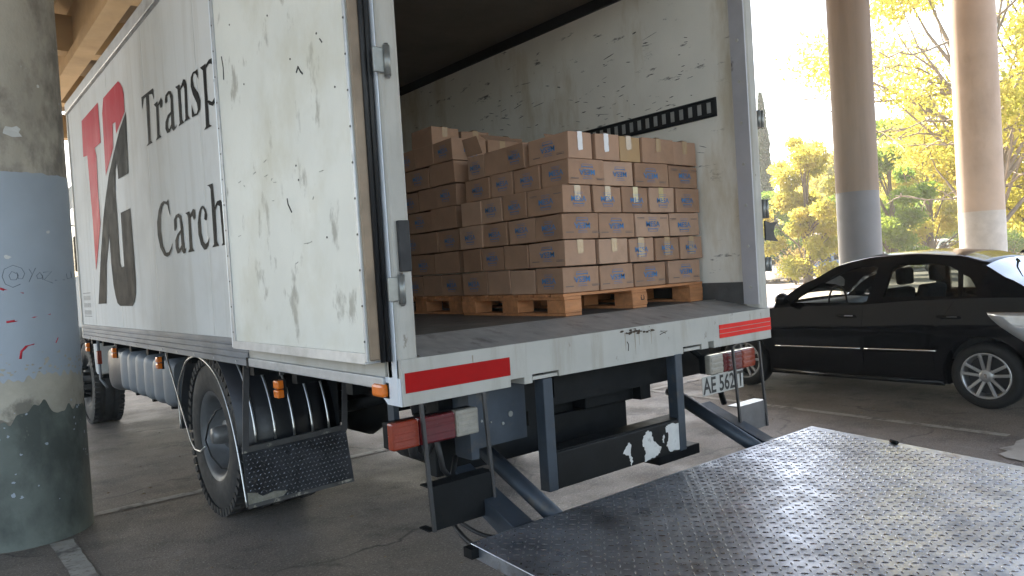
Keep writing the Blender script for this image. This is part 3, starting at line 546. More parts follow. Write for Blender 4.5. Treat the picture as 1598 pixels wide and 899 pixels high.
# tyre inflation line on the left rear hub
MB().tube([(.02, 3.46, 1.04), (.02, 2.96, .45), (.015, 2.85, .405), (.012, 2.72, .41), (.02, 2.62, .46)], .0055, 8).build('inflator_rod', STEEL, tk)
MB().tube([(.015, 2.60, .50), (.02, 2.52, .62), (.05, 2.44, .71), (.09, 2.40, .73)], .006, 6).build('inflator_hose', RUBBER, tk)
MB().tube([(.015, 2.60, .50), (.03, 2.55, .40), (.06, 2.45, .33), (.09, 2.38, .33)], .006, 6).build('inflator_hose', RUBBER, tk)
# mudguard round the left rear wheels
def arc(x, r_, a0, a1, n=18, cy=WY, cz=.52): return [(x, cy-r_*math.cos(R(a0+(a1-a0)*i/n)), cz+r_*math.sin(R(a0+(a1-a0)*i/n))) for i in range(n+1)]
def smooth(p, n=5):
    p = [Vector(q) for q in p]; out = []
    for i in range(len(p)-1):
        a, b, c, d = p[max(0, i-1)], p[i], p[i+1], p[min(len(p)-1, i+2)]
        for k in range(n):
            t = k/n; out.append(.5*((2*b)+(c-a)*t+(2*a-5*b+4*c-d)*t*t+(3*b-a-3*c+d)*t**3))
    return out+[p[-1]]
def mudguard(x0, x1, side):
    P = [arc(x0, .60, -2, 182, 30), arc((x0+x1)/2, .605, -2, 182, 30), arc(x1, .60, -2, 182, 30)]
    g = MB().grid(P).build('mudguard', M('black_plastic_guard', (.012, .013, .016), .4, 0, .2, 10), tk, solid=.006)
    return g
mg = mudguard(.03, .66, -1); mudguard(1.84, 2.47, 1)
MB().box(.655, .663, 1.95, 3.3, .35, 1.0).build('guard_back_plate', BLACK, mg)
edge = [(.026, 3.21, .50), (.026, 3.215, .77), (.026, 3.10, .90), (.026, 2.95, 1.0), (.026, 2.74, 1.045), (.026, 2.52, 1.02), (.026, 2.32, .945), (.026, 2.18, .82), (.026, 2.073, .658), (.026, 1.992, .458), (.026, 1.915, .20)]
MB().tube(smooth(edge), .0065, 8).build('guard_hoop', STEEL, mg)
for i, x in enumerate((.13, .25, .37, .49, .60)):
    MB().tube(arc(x, .615, 3, 78-3*(i % 2), 16), .0085, 8).build('guard_hoop', STEEL, mg)
MB().prism([(.0, .53), (.645, .555), (.645, .585), (.0, .565)], 'y', 1.845, 1.862).build('flap_bar', M('scuffed_bar', (.10, .10, .10), .45, .4, .2, 12, dirt=((.52, .49, .42), 7, .56, .06, (1, 1, 1), .9)), mg, .002)
flp = MB().prism([(.0, .548), (.648, .57), (.685, .215), (.012, .205)], 'y', 1.853, 1.859).build('mud_flap', M('black_tread_flap', (.06, .065, .075), .38, .6, .3, 8, dirt=((.02, .02, .022), 5, .5, .15, (1, 1, 1), .7)), mg, label='black diamond-plate mud flap with worn lower edge')
fl = MB()
for j in range(13):
    for i in range(26):
        x = .02+i*.0255+(j % 2)*.0127; z = .232+j*.0255+ (x*.03)
        if x > .655: continue
        a = .7 if (i+j) % 2 else -.7; dx, dz = .008*math.cos(a), .008*math.sin(a); nx, nz = -.003*math.sin(a), .003*math.cos(a)
        fl.add([(x-dx, 1.8528, z-dz), (x+nx, 1.8528, z+nz), (x+dx, 1.8528, z+dz), (x-nx, 1.8528, z-nz), (x, 1.8498, z)], [(0, 1, 4), (1, 2, 4), (2, 3, 4), (3, 0, 4)])
fl.build('tread_lugs', M('flap_lug', (.30, .31, .33), .32, .75, .2, 10), flp, kind='stuff')
MB().prism([(.012, .207), (.684, .216), (.68, .238), (.016, .23)], 'y', 1.8495, 1.8525).build('flap_hem', M('scuffed_bar', (.1, .1, .1), .5), flp)
MB().prism([(.014, .23), (.10, .232), (.22, .234), (.25, .26), (.17, .275), (.10, .262), (.06, .29), (.012, .30)], 'y', 1.8515, 1.8529).build('worn_patch', M('worn_flap_metal', (.26, .25, .21), .5, .4, .3, 25), flp)
for x, z1 in ((.035, 1.05), (.655, 1.05)): MB().bar((x+.02, 1.845, z1), (x-.02, 1.842, .55), .035, .008, (0, 1, 0)).build('flap_bracket', M('grey_bracket', (.10, .10, .105), .45, .5, .2, 12), mg)
# side marker lamps hanging below the rail
def marker(y, z):
    b = MB().box(-.006, .012, y-.008, y+.008, z+.045, 1.05).build('marker_bracket', M('grey_bracket', (.1, .1, .1), .5), tk)
    for dz in (0, -.047):
        m_ = MB().box(-.035, .004, y-.03, y+.03, z-.02+dz, z+.022+dz).build('side_marker_lamp', AMBER, tk, .008)
        MB().box(-.002, .012, y-.034, y+.034, z-.023+dz, z+.025+dz).build('lamp_base', BLACK, m_)
for y in (1.19, 3.52, 5.1, 6.4): marker(y, .985)
cm = MB().box(-.03, .01, .10, .19, 1.02, 1.072).build('corner_marker_lamp', AMBER, tk, .012); MB().box(-.004, .012, .088, .196, 1.015, 1.077).build('lamp_base', BLACK, cm)
# tanks between the axles
def ribbed_tank(y0, y1, ribs, x0, x1, z0, z1, mat):
    mb = MB(); n = ribs*8; P = []
    for i in range(n+1):
        t = i/n; y = y0+(y1-y0)*t; k = .020*abs(math.sin(math.pi*ribs*t))**.5; e = min(1., min(t, 1-t)*n/3); e = .9+.1*e
        ring = []
        for j in range(32):
            a = 2*math.pi*j/32; ca, sa = math.cos(a), math.sin(a); q = .32
            ring.append(((x0+x1)/2+(x1-x0)/2*e*(1+k)*math.copysign(abs(ca)**q, ca)*.95, y, (z0+z1)/2+(z1-z0)/2*e*(1+k)*math.copysign(abs(sa)**q, sa)*.95))
        P.append(ring+[ring[0]])
    o = mb.grid(P); o.add(P[0][:-1], [tuple(range(32))]); o.add(P[-1][:-1], [tuple(range(32))]); return o
ft = MB().box(.2, .7, 3.62, 5.4, .6, .95).build('ribbed_tank', BLACK, tk)
for i in range(6): ribbed_tank(3.62+.305*i, 3.62+.305*i+.296, 1, .06, .72, .565, .985, PLASTG).build('tank_segment', PLASTG, ft)
for y in (3.92, 4.53, 5.14): MB().box(.15, .6, y-.02, y+.02, .545, .60).build('tank_foot', BLACK, ft)
ribbed_tank(5.55, 6.2, 1, .08, .72, .52, .99, BLACK).build('fuel_tank', M('black_tank', (.025, .03, .036), .35, 0, .2, 6), tk)
MB().tube([(.07, 6.33, 1.03), (.07, 6.33, .62), (.1, 6.2, .54)], .014, 8).build('support_tube', ALUD, tk)
MB().box(.05, .09, 6.30, 6.36, .78, .92).build('side_reflector', LORG, tk)
MB().box(1.75, 2.4, 3.7, 5.3, .5, .98).build('battery_box', BLACK, tk, .02)
# ------------------------------------------------------------------ rear underside, bumper, lamps
MB().box(.3, 2.2, .22, .34, .82, .985).build('rear_cross_member', BLACK, tk)
MB().box(.95, 1.62, .20, .9, .86, .99).build('subframe', BLACK, tk); MB().box(1.25, 1.62, .3, .75, .74, .858).build('hydraulic_box', BLACK, tk, .01)
ep = MB().box(.40, .70, .12, .132, .73, .985).build('chassis_end_plate', BLUEST, tk)
for x, z, r_ in ((.45, .845, .006), (.50, .832, .004), (.565, .815, .007), (.61, .85, .013)): MB().cyl((x, .12, z), r_, -.004, .002, 'y', 12).build('hole_light_disc', GALV, ep)  # bright discs painted in for light showing through holes in the plate
MB().box(.36, .40, .08, .2, .70, .985).build('hanger', BLUEST, tk)
for x in (.70, 1.605):
    u = MB().box(x, x+.055, -.012, .05, .50, 1.0).build('bumper_post', BLUEST, tk, .004)
bm_ = MB().box(.757, 1.665, -.008, .095, .50, .665).build('underride_bumper', PEEL, tk, .006)
MB().box(.757, 1.665, .0, .095, .6655, .672).build('bumper_top', BLACK, bm_)
PW = M('peeled_white', (.55, .54, .52), .7, 0, .12, 12, dirt=((.2, .2, .19), 12, .58, .1, (1, 1, 1), .7))
for pol in ([(1.50, .655), (1.52, .665), (1.60, .66), (1.66, .662), (1.662, .53), (1.60, .522), (1.53, .525), (1.50, .56), (1.52, .60)], [(1.33, .64), (1.36, .66), (1.39, .655), (1.41, .60), (1.46, .565), (1.45, .535), (1.40, .52), (1.33, .515), (1.34, .57), (1.32, .60)], [(1.18, .585), (1.22, .63), (1.24, .62), (1.235, .57), (1.25, .535), (1.235, .515), (1.225, .545), (1.22, .57)], [(1.47, .60), (1.49, .63), (1.485, .57)]):
    pol = [p for a_, b_ in zip(pol, pol[1:]+pol[:1]) for p in [(a_[0]+(b_[0]-a_[0])*q_/5+rs.uniform(-.006, .006)*(q_ > 0), a_[1]+(b_[1]-a_[1])*q_/5+rs.uniform(-.006, .006)*(q_ > 0)) for q_ in range(5)]]
    MB().add([(x, -.0088, z-.012) for x, z in pol], [tuple(range(len(pol)))]).build('peeled_patch', PW, bm_, fix=False)
def tail_lamp(x0, x1, order, label, zo=0.):
    h = MB().box(x0+.004, x1+.002, .031, .07, .834+zo, .936+zo).build('tail_lamp', BLACK, tk, .006, label=label)
    e = [x0, x0+(x1-x0)*.30, x0+(x1-x0)*.72, x1]
    if order < 0: e = [x0, x0+(x1-x0)*.28, x0+(x1-x0)*.70, x1]
    for i, mt in enumerate((LORG, LRED, LWHT)[::order]):
        l_ = MB().box(e[i]+.001, e[i+1]-.001, -.01, .0305, .832+zo, .938+zo).build('lens', mt, h, .008)
        for zz in (.858, .885, .912): MB().box(e[i]+.008, e[i+1]-.008, -.0135, -.0095, zz-.009+zo, zz+.009+zo).build('lens_rib', mt, l_, .003)
tail_lamp(-.06, .345, 1, 'left tail lamp, orange red and clear'); tail_lamp(1.90, 2.325, -1, 'right tail lamp, clear red and orange', .02)
def guard(xs, zt, z0, z1, mat, name='lamp_guard'):
    g = MB().box(xs[0]-.004, xs[1]+.004, -.045, -.039, z0, z1).build('guard_step', mat, tk)
    MB().box(xs[0]-.004, xs[1]+.004, -.039, .03, z1-.006, z1).build('step_tread', mat, g); MB().box(xs[0]-.02, xs[0]+.01, -.039, .03, z0, z0+.006).build('step_lip', mat, g)
    for x in xs: MB().bar((x-.012, -.03, zt), (x, -.048, z0), .014, .012).build('guard_bar', M('dark_bar', (.05, .05, .052), .45, .5, .2, 12), g)
guard((.075, .372), .995, .505, .675, BLACK); guard((2.09, 2.345), .99, .505, .655, M('grey_step', (.16, .16, .165), .35, .5, .15, 12))
npl = MB().box(1.85, 2.225, .012, .016, .742, .846).build('number_plate', PLATE, tk, .003)
tm = text_mesh('AE 562 T', .105, M('plate_black', (.015, .015, .015), .5), .002)
t_ = link('plate_text', tm, npl, loc=(2.04, .0105, .79)); t_.rotation_euler = (R(90), 0, 0); t_.scale = (.92, 1.15, 1)
MB().tube([(1.87, .1, 1.0), (2.02, .06, .87), (2.10, .06, .66)], .016, 6).build('lamp_bracket', BLACK, tk)
MB().tube([(.12, .1, .99), (.12, .08, .94)], .03, 8).build('lamp_bracket', BLACK, tk)
for k, p in enumerate(([(.10, .12, .83), (.13, .16, .76), (.2, .2, .72), (.24, .2, .8), (.22, .15, .87)], [(.2, .2, .84), (.2, .2, .78), (.22, .22, .74)], [(.2, .1, .84), (.24, .12, .68), (.3, .15, .62), (.36, .2, .7)])):
    MB().tube(p, (.02, .008, .012)[k], 8).build('hose', RUBBER if k != 1 else BLUEST, tk)
MB().lathe([(-.05, .02), (-.05, .075), (.05, .075), (.05, .02)], (.22, .3, .78), 'y', 20).build('air_bellows', RUBBER, tk)
MB().box(.10, .125, .25, .30, .82, .98).build('wing_stay', BLUEST, tk)
# ------------------------------------------------------------------ tail lift
tl = bpy.data.objects.new('tail_lift', None); C.objects.link(tl); tl.parent = tk; tl.matrix_parent_inverse = Matrix.Translation(ROOTS[tk.name]).inverted()
PZ, PT = .5166, -.0949/1.6                                      # platform height at the hinge edge, fall per metre outwards
def pz(y): return PZ+PT*(-.2744-y)
Y0, Y1 = -.2744, -2.05
pf = MB().add([(x, y, pz(y)+dz) for dz in (0, -.05) for x, y in ((.0814, Y0), (2.4248, Y0), (2.4248, Y1), (.0814, Y1))], [(0, 1, 2, 3), (7, 6, 5, 4), (0, 4, 5, 1), (1, 5, 6, 2), (2, 6, 7, 3), (3, 7, 4, 0)]).build('platform', TREAD, tl, .003)
lug = MB(); pit = .033; nx, ny = int(2.30/pit), int((Y0-Y1-.04)/pit)
for j in range(ny):
    for i in range(nx):
        x = .105+i*pit; y = Y0-.025-j*pit; a = R(45)*(1 if (i+j) % 2 else -1)+rng.uniform(-.03, .03)
        ux, uy = math.cos(a), math.sin(a); L, W_, h = .0135, .0034, .0022; z = pz(y)+.0003
        def q(s_, t_, dz): return (x+ux*s_-uy*t_, y+uy*s_+ux*t_, z+dz+PT*(-(uy*s_+ux*t_)))
        lug.add([q(-L, 0, 0), q(-L*.4, -W_, 0), q(L*.4, -W_, 0), q(L, 0, 0), q(L*.4, W_, 0), q(-L*.4, W_, 0), q(-L*.6, 0, h), q(L*.6, 0, h)],
                [(0, 1, 6), (1, 2, 7, 6), (2, 3, 7), (3, 4, 7), (4, 5, 6, 7), (5, 0, 6)], True)
lug.build('tread_lugs', TREADT, pf, kind='stuff', fix=False)
MB().tube([(2.40, -.715, pz(-.715)+.009), (2.385, -.755, pz(-.755)+.009)], .009, 12).build('stop_pin', BLACK, pf)
MB().box(.05, .081, Y0-.05, Y0-.0, PZ-.04, PZ-.005).build('platform_lug', BLACK, pf)
for x0, sgn in ((.52, 1), (1.93, -1)):
    MB().tube([(x0, .32, .735), (x0, .235, .704)], .022, 12).build('lift_cylinder_rod', STEEL, tl)
    MB().tube([(x0, .235, .704), (x0, -.31, .462)], .036, 14).build('lift_cylinder', BLUEST, tl)
    a = MB().prism([(.18, .66), (.22, .60), (-.2, .415), (-.262, .43), (-.262, .50), (-.22, .50)], 'x', x0-.15*sgn-.05, x0-.15*sgn+.05).build('lift_arm', BLUEST, tl, .004)
MB().tube([(.3, -.235, .455), (2.1, -.235, .455)], .028, 10).build('hinge_shaft', BLACK, tl)
MB().box(.36, 1.62, .36, .46, .575, .735).build('lift_frame_beam', BLACK, tl, .006)
MB().box(1.02, 1.26, .40, .62, .58, .858).build('lift_frame_hanger', BLACK, tl, .006)
MB().box(1.52, 1.86, .06, .3, .43, .485).build('lift_bracket', BLACK, tl, .006)
MB().tube(smooth([(.3, .2, .45), (.27, .02, .40), (.30, -.10, .37), (.38, -.17, .375), (.5, -.16, .42)]), .011, 8).build('hydraulic_hose', RUBBER, tl)
MB().tube(smooth([(.3, .3, .5), (.31, .05, .43), (.38, -.05, .40), (.5, -.1, .42)]), .009, 8).build('hydraulic_hose', RUBBER, tl)
# ------------------------------------------------------------------ cab
cab_poly = [(6.78, .62), (6.78, 2.75), (7.0, 2.86), (8.25, 2.80), (8.62, 1.75), (8.68, 1.2), (8.68, .55), (8.15, .55), (8.05, .95), (7.75, 1.12), (7.25, 1.12), (6.95, .95), (6.9, .62)]
cb = MB().prism(cab_poly, 'x', .12, 2.38).build('cab', WHITE, tk, .04)
DG = M('dark_cab_glass', (.015, .018, .02), .06, 0, .1, 4, coat=.6)
for x0, x1 in ((.113, .119), (2.381, 2.387)):
    MB().prism([(7.15, 1.75), (7.15, 2.55), (8.12, 2.52), (8.36, 1.72)], 'x', x0, x1).build('side_window', DG, cb)
    d = MB().prism([(7.1, 1.15), (7.1, 1.70), (8.42, 1.66), (8.45, 1.15)], 'x', x0+.001, x1-.001).build('cab_door', WHITE, cb); MB().box(min(x0, x1)-.015, max(x0, x1), 7.2, 7.36, 1.45, 1.49).build('door_handle', BLACK, d)
MB().prism([(8.30, 2.68), (8.31, 2.68), (8.655, 1.76), (8.645, 1.76)], 'x', .25, 2.25).build('windscreen', DG, cb)
MB().box(.1, 2.4, 8.69, 8.78, .5, .88).build('front_bumper', BLACK, cb, .02)
for x in (.2, 2.0): MB().box(x, x+.3, 8.775, 8.8, .62, .8).build('headlight', LWHT, cb, .01)
for x, s in ((.12, -1), (2.38, 1)):
    MB().tube([(x, 8.2, 2.4), (x+s*.22, 8.45, 2.4), (x+s*.22, 8.45, 1.8)], .014, 8).build('mirror_arm', BLACK, cb); MB().box(x+s*.22-.09, x+s*.22+.09, 8.43, 8.5, 1.82, 2.28).build('mirror', BLACK, cb, .02)
for x in (.2, 1.8): MB().box(x, x+.4, 6.95, 8.05, .56, .60).build('cab_step', BLACK, cb)
# ------------------------------------------------------------------ pallets
def pallet(x0, x1, y0, y1, label):
    t = thing('pallet', label, 'pallet', ((x0+x1)/2, (y0+y1)/2, ZF), 'wooden pallets in the cargo box')
    bw = .125
    for i in range(3):
        x = x0+(x1-x0-bw)*i/2
        MB().box(x, x+bw, y0+.002, y1-.002, ZF+.087, ZF+.103).build('stringer_board', WOOD, t, .002)
        MB().box(x+.004, x+bw-.004, y0, y1, ZF+.0005, ZF+.016).build('bottom_board', WOOD, t, .002)
        for j in range(3):
            y = y0+(y1-y0-.14)*j/2
            MB().box(x+random.uniform(-.004, .004), x+bw+random.uniform(-.004, .004), y-.001, y+.141, ZF+.0165, ZF+.0865).build('block', WOOD, t, .003)
    n = 7
    for j in range(n):
        y = y0+(y1-y0-.10)*j/(n-1)
        MB().box(x0-random.uniform(0, .008), x1+random.uniform(0, .006), y, y+.10, ZF+.1035, ZF+.119).build('deck_board', WOOD, t, .002)
    return t
PX0, PY0 = 1.235, .395
pa = pallet(PX0, 2.41, PY0, 1.325, 'light wooden pallet nearest the rear edge of the load floor')
ub = MB()
for a, b in (((-.012, .012), (-.012, -.006)), ((.012, .012), (.012, -.006)), ((-.012, -.006), (.012, -.006)), ((-.012, .017), (-.007, .017)), ((.007, .017), (.012, .017))):
    ub.bar((1.845+a[0], PY0-.0025, 1.278+a[1]), (1.845+b[0], PY0-.0025, 1.278+b[1]), .005, .002, (0, 1, 0))
ub.build('block_stamp', M('stamp_black', (.02, .02, .02), .7), pa)
pallet(1.30, 2.42, 1.43, 2.40, 'shadowed wooden pallet farther inside the cargo box')
# ------------------------------------------------------------------ cartons
mesa = text_mesh('MESA', .044, PRINT, .0006)
mb = MB()
for z, wd, h in ((.037, .066, .0018), (.0275, .056, .0022), (-.041, .062, .0018), (-.027, .070, .0045)):
    mb.add([(-wd/2, z-h/2, 0), (wd/2, z-h/2, 0), (wd/2, z+h/2, 0), (-wd/2, z+h/2, 0)], [(0, 1, 2, 3)])
for s in (-1, 1): mb.add([(s*.031, -.041, 0), (s*.034, -.041, 0), (s*.04, -.02, 0), (s*.037, -.02, 0)], [(0, 1, 2, 3)])
frame_me = mb.mesh('logo_frame', PRINT)
mb = MB()
for x0, x1, y, h in ((-.115, -.062, .040, .0035), (-.115, -.062, .032, .002), (.058, .11, .036, .005), (-.10, -.06, .0365, .0015)):
    mb.add([(x0, y-h/2, 0), (x1, y-h/2, 0), (x1, y+h/2, 0), (x0, y+h/2, 0)], [(0, 1, 2, 3)])
bars_me = mb.mesh('print_bars', PRINTD)
def face_print(o, face, w_, d_, h_, up, bars, dx=0., dz=0.):
    """put the flat print on the rear (-Y) or side (-X) face of a carton whose origin is its base centre"""
    e = .0028
    if face == 'rear': loc = (dx, -d_/2-e, h_/2+dz); rot = (R(90), R(180) if up else 0, 0)
    else: loc = (-w_/2-e, -dx, h_/2+dz); rot = (R(90), R(180) if up else 0, R(-90))
    wf = w_ if face == 'rear' else d_
    if up: rot = (R(90), 0, rot[2])
    for nm, me, ok in (('logo_text', mesa, True), ('logo_frame', frame_me, True), ('print_bars', bars_me, bars and wf > .25)):
        if not ok: continue
        c = link(nm, me, o, loc=loc, kind=None if me is mesa else 'stuff'); c.rotation_euler = rot; c.scale = (1.14, 1.0, 1) if wf > .25 else (1.06, .95, 1)
        if up: c.rotation_euler = (R(90), 0, rot[2]); c.scale = (-c.scale[0], -c.scale[1], 1)
def tape(o, face, w_, d_, h_, mat, dx=0., tw=.042, drop=.6, over=True):
    e = .0025; n = 7; up = []
    for j in range(n+1):
        z = h_-.002-drop*h_*j/n; k = .0007*math.sin(j*2.1)
        a, b = dx-tw/2+random.uniform(-.001, .001), dx+tw/2+random.uniform(-.001, .001)
        if j == n: a += .004; 
        if face == 'rear': up.append([(a, -d_/2-e-k, z), (b, -d_/2-e+k, z+(.006 if j == n else 0))])
        else: up.append([(-w_/2-e-k, -a, z), (-w_/2-e+k, -b, z)])
    o2 = MB().grid(up).build('tape_strip', mat, o, fix=False)
    if over:
        if face == 'rear': P = [[(dx-tw/2, -d_/2, h_+e), (dx+tw/2, -d_/2, h_+e)], [(dx-tw/2, d_/2, h_+e), (dx+tw/2, d_/2, h_+e)]]
        else: P = [[(-w_/2, -dx-tw/2, h_+e), (-w_/2, -dx+tw/2, h_+e)], [(w_/2, -dx-tw/2, h_+e), (w_/2, -dx+tw/2, h_+e)]]
        MB().grid(P).build('tape_strip', mat, o, fix=False)
    return o2
def carton(x0, x1, y0, y1, z0, z1, label, group, rear=None, side=None, mat=None, jit=1., flap=None):
    w_, d_, h_ = x1-x0-.004, y1-y0-.004, z1-z0-.0025
    j = lambda: random.uniform(-.0022, .0022)*jit
    v = [(sx*w_/2+j(), sy*d_/2+j(), (h_+random.uniform(-.009, 0)*jit) if sz else 0) for sz in (0, 1) for sy in (-1, 1) for sx in (-1, 1)]
    mb = MB().add(v, [(0, 2, 3, 1), (4, 5, 7, 6), (0, 1, 5, 4), (2, 6, 7, 3), (0, 4, 6, 2), (1, 3, 7, 5)])
    o = mb.build('carton', mat or random.choice((CARD, CARD2, CARD4, CARD5)), None, .0035)
    o.location = ((x0+x1)/2, (y0+y1)/2+random.uniform(-.011, .005)*jit, z0+.001); o.rotation_euler = (0, 0, R(random.uniform(-1.5, 1.5))*jit)
    tag(o, label, 'carton', group)
    # closed lid seam along the top and a slightly proud lid lip on the visible faces
    for face, spec in (('rear', rear), ('side', side)):
        if not spec: continue
        if 'p' in spec or 'u' in spec: face_print(o, face, w_, d_, h_, 'u' in spec, 'b' in spec, random.uniform(-.012, .012), random.uniform(-.006, .004))
        for ch, mt, tw, dp in (('t', TAPEB, .045, .55), ('W', TAPEW, .036, .70), ('y', TAPEY, .042, .62), ('T', TAPEB, .05, .8)):
            if ch in spec: tape(o, face, w_, d_, h_, mt, random.uniform(-.01, .01), tw, dp)
    if flap:
        # lid flap standing half open along one top edge
        ang, edge = flap; L = d_ if edge == 'left' else w_
        if edge == 'left':
            q = [(-w_/2, -d_/2+.004, h_), (-w_/2, d_/2-.004, h_), (-w_/2+.11*math.cos(ang), d_/2-.01, h_+.11*math.sin(ang)), (-w_/2+.11*math.cos(ang), -d_/2+.01, h_+.11*math.sin(ang))]
        else:
            q = [(-w_/2+.004, -d_/2, h_), (w_/2-.004, -d_/2, h_), (w_/2-.01, -d_/2+.11*math.cos(ang), h_+.11*math.sin(ang)), (-w_/2+.01, -d_/2+.11*math.cos(ang), h_+.11*math.sin(ang))]
        MB().add(q, [(0, 1, 2, 3)]).build('lid_flap', CARD2, o, 0, .003, fix=False)
    return o
ZL = [1.3455, 1.489, 1.631, 1.772, 1.922, 2.062, 2.212]
REAR = [[(1.241, 1.513), (1.518, 1.794), (1.802, 2.082), (2.112, 2.422)], [(1.261, 1.5), (1.52, 1.763), (1.774, 1.991), (2.002, 2.222), (2.234, 2.462)],
        [(1.248, 1.532), (1.54, 1.841), (1.847, 2.151), (2.166, 2.451)], [(1.27, 1.485), (1.499, 1.725), (1.73, 1.952), (1.96, 2.195), (2.22, 2.453)],
        [(1.31, 1.592), (1.597, 1.835), (1.857, 2.15), (2.156, 2.443)], [(1.331, 1.523), (1.545, 1.749), (1.754, 1.942), (1.947, 2.262), (2.268, 2.498)]]
SIDE = [[(.395, .615), (.626, .844), (.85, 1.069), (1.075, 1.34)], [(.372, .666), (.682, .899), (.905, 1.116), (1.122, 1.322)], [(.39, .61), (.615, .844), (.85, 1.075), (1.075, 1.312)],
        [(.363, .66), (.671, .887), (.887, 1.096), (1.096, 1.3)], [(.323, .541), (.549, .791), (.814, 1.035), (1.035, 1.303)], [(.304, .636), (.669, .849), (.849, 1.092), (1.092, 1.289)]]
RP = [['ub', 'ub', 'ub', 'ub'], ['t', 't', 'pT', 'pT', 'pT'], ['ub', 'ub', 'pb', 'pb'], ['pt', 'pt', 'py', 'py', 'p'], ['ub', 'ub', 'ub', 'pb'], ['W', 'W', 't', 'tb', 't']]
SP = [['p', None, None, 'p'], ['ub', None, 'p', None], ['p', 'p', 'p', 'p'], ['pb', 'p', 'p', None], ['p', 'p', 'p', 'pb'], ['ub', 'p', None, 'p']]
GRP = 'printed cartons stacked on the pallets'
def mapx(x, k): a = REAR[k][0][0]; return a+(x-a)*(2.44-a)/(REAR[k][-1][1]-a+(.03 if k in (0, 2) else .01))
for k in range(6):
    z0, z1 = ZL[k], ZL[k+1]; lay = 'top' if k == 5 else 'bottom' if k == 0 else ORD[k]
    off = .02 if k >= 4 else 0.
    dep = SIDE[k][0][1]-SIDE[k][0][0]; y0 = PY0+.004
    lx = f'{lay} layer' if k in (0, 5) else f'{lay} layer up'
    for i, (a, b) in enumerate(REAR[k]):
        n = len(REAR[k]); a_, b_ = mapx(a, k), mapx(b, k)
        pos = 'at the near corner' if i == 0 else 'at the right end of rear face' if i == n-1 else f'{ORD[i]} from left on rear face'
        wt = {'W': 'white-taped carton', 'y': 'yellow-taped carton'}
        kind = next((wt[c] for c in RP[k][i] if c in wt), 'brown carton')
        carton(a_, b_, y0, y0+(dep if i == 0 else dep-.006), z0, z1, f'{kind} {pos}, {lx} of front pallet', GRP, RP[k][i], SP[k][0] if i == 0 else None, CARD3 if (k, i) == (5, 2) else None)
    yy = y0+dep; sc_ = (1.325-yy)/(SIDE[k][-1][1]-SIDE[k][0][1])
    for i in range(1, 4):
        a = yy+(SIDE[k][i][0]-SIDE[k][0][1])*sc_; b = yy+(SIDE[k][i][1]-SIDE[k][0][1])*sc_
        x0 = mapx(REAR[k][0][0], k)+random.uniform(-.006, .006); wd = .225 if b-a > .235 else .28
        pos = 'at the far end' if i == 3 else f'{ORD[i]} from the near corner'
        carton(x0, x0+wd, a, b, z0, z1, f'brown carton {pos} of shaded side, {lx} of front pallet', GRP, None, SP[k][i], None, 1., (1.9, 'left') if (k, i) == (5, 3) else None)
# second stack behind
BX, BY = 1.305, 1.432
for k in range(7):
    z0 = 1.3455+k*.1445; z1 = z0+.1445; lay = 'top' if k == 6 else 'bottom' if k == 0 else ORD[k]; lx = f'{lay} layer' if k in (0, 6) else f'{lay} layer up'
    ds = [.285, .285, .285] if k % 2 else [.225, .225, .225, .225]; y = BY; wd = .225 if k % 2 else .28
    for i, d in enumerate(ds):
        x0 = BX+random.uniform(-.008, .008)
        pos = 'nearest' if i == 0 else f'{ORD[i]} from front'
        carton(x0, x0+wd, y, y+d, z0, z1, f'dim carton, {pos} on side of rear stack, {lx}', GRP, 'p' if i == 0 and k == 6 else None, 'p' if (i+k) % 2 == 0 else None, CARD, 1.2)
        y += d
    if k == 6:
        x = BX+wd
        for i in range(3):
            carton(x+.004, x+.28, BY+.01, BY+.22, z0, z1, f'dim carton {ORD[i+1]} from left on front of rear stack, top layer', GRP, 't', None, CARD, 1.2, (.5+.25*i, 'rear') if i != 1 else None); x += .283
for i, (a, b) in enumerate(((1.355, 1.582), (1.606, 1.85), (1.87, 2.15))):
    carton(a, b, 1.74, 2.0, 2.358, 2.358+(.132, .125, .10)[i], f'loose carton lying on top of rear stack, {ORD[i]} from left', GRP, 't', None, CARD, 1.5)
# ------------------------------------------------------------------ sedan
def lerpt(t, tab):
    for (a, va), (b, vb) in zip(tab, tab[1:]):
        if t <= b:
            u = 0 if b == a else max(0, min(1, (t-a)/(b-a))); u = u*u*(3-2*u)*.5+u*.5
            return va+(vb-va)*u
    return tab[-1][1]
PLAN = [(-.98, .60), (-.93, .72), (-.75, .80), (-.4, .845), (0, .86), (1.2, .865), (2.5, .855), (2.9, .82), (3.15, .74), (3.30, .60), (3.37, .42)]
BELT = [(-.98, .78), (-.9, .93), (-.5, .985), (0, .985), (.6, .965), (.95, .94), (1.1, .925), (1.9, .905), (2.15, .885), (2.9, .77), (3.2, .66), (3.37, .52)]
TOPC = [(-.98, .82), (-.92, 1.02), (-.6, 1.06), (-.42, 1.07), (1.9, 1.0), (2.05, .96), (2.15, .945), (2.6, .89), (3.0, .80), (3.2, .70), (3.37, .52)]
FLOORZ = [(-.98, .42), (-.85, .30), (-.4, .21), (0, .19), (2.5, .18), (3.0, .20), (3.37, .26)]
def hw(s, z):
    """half width of the flank at station s and height z"""
    w0 = lerpt(s, PLAN); zb = lerpt(s, BELT); zf = lerpt(s, FLOORZ)
    t = (z-zf)/(zb-zf)
    return w0*lerpt(t, [(0, .94), (.12, .975), (.35, 1.), (.62, .992), (.68, .999), (.74, .988), (1., .935)])
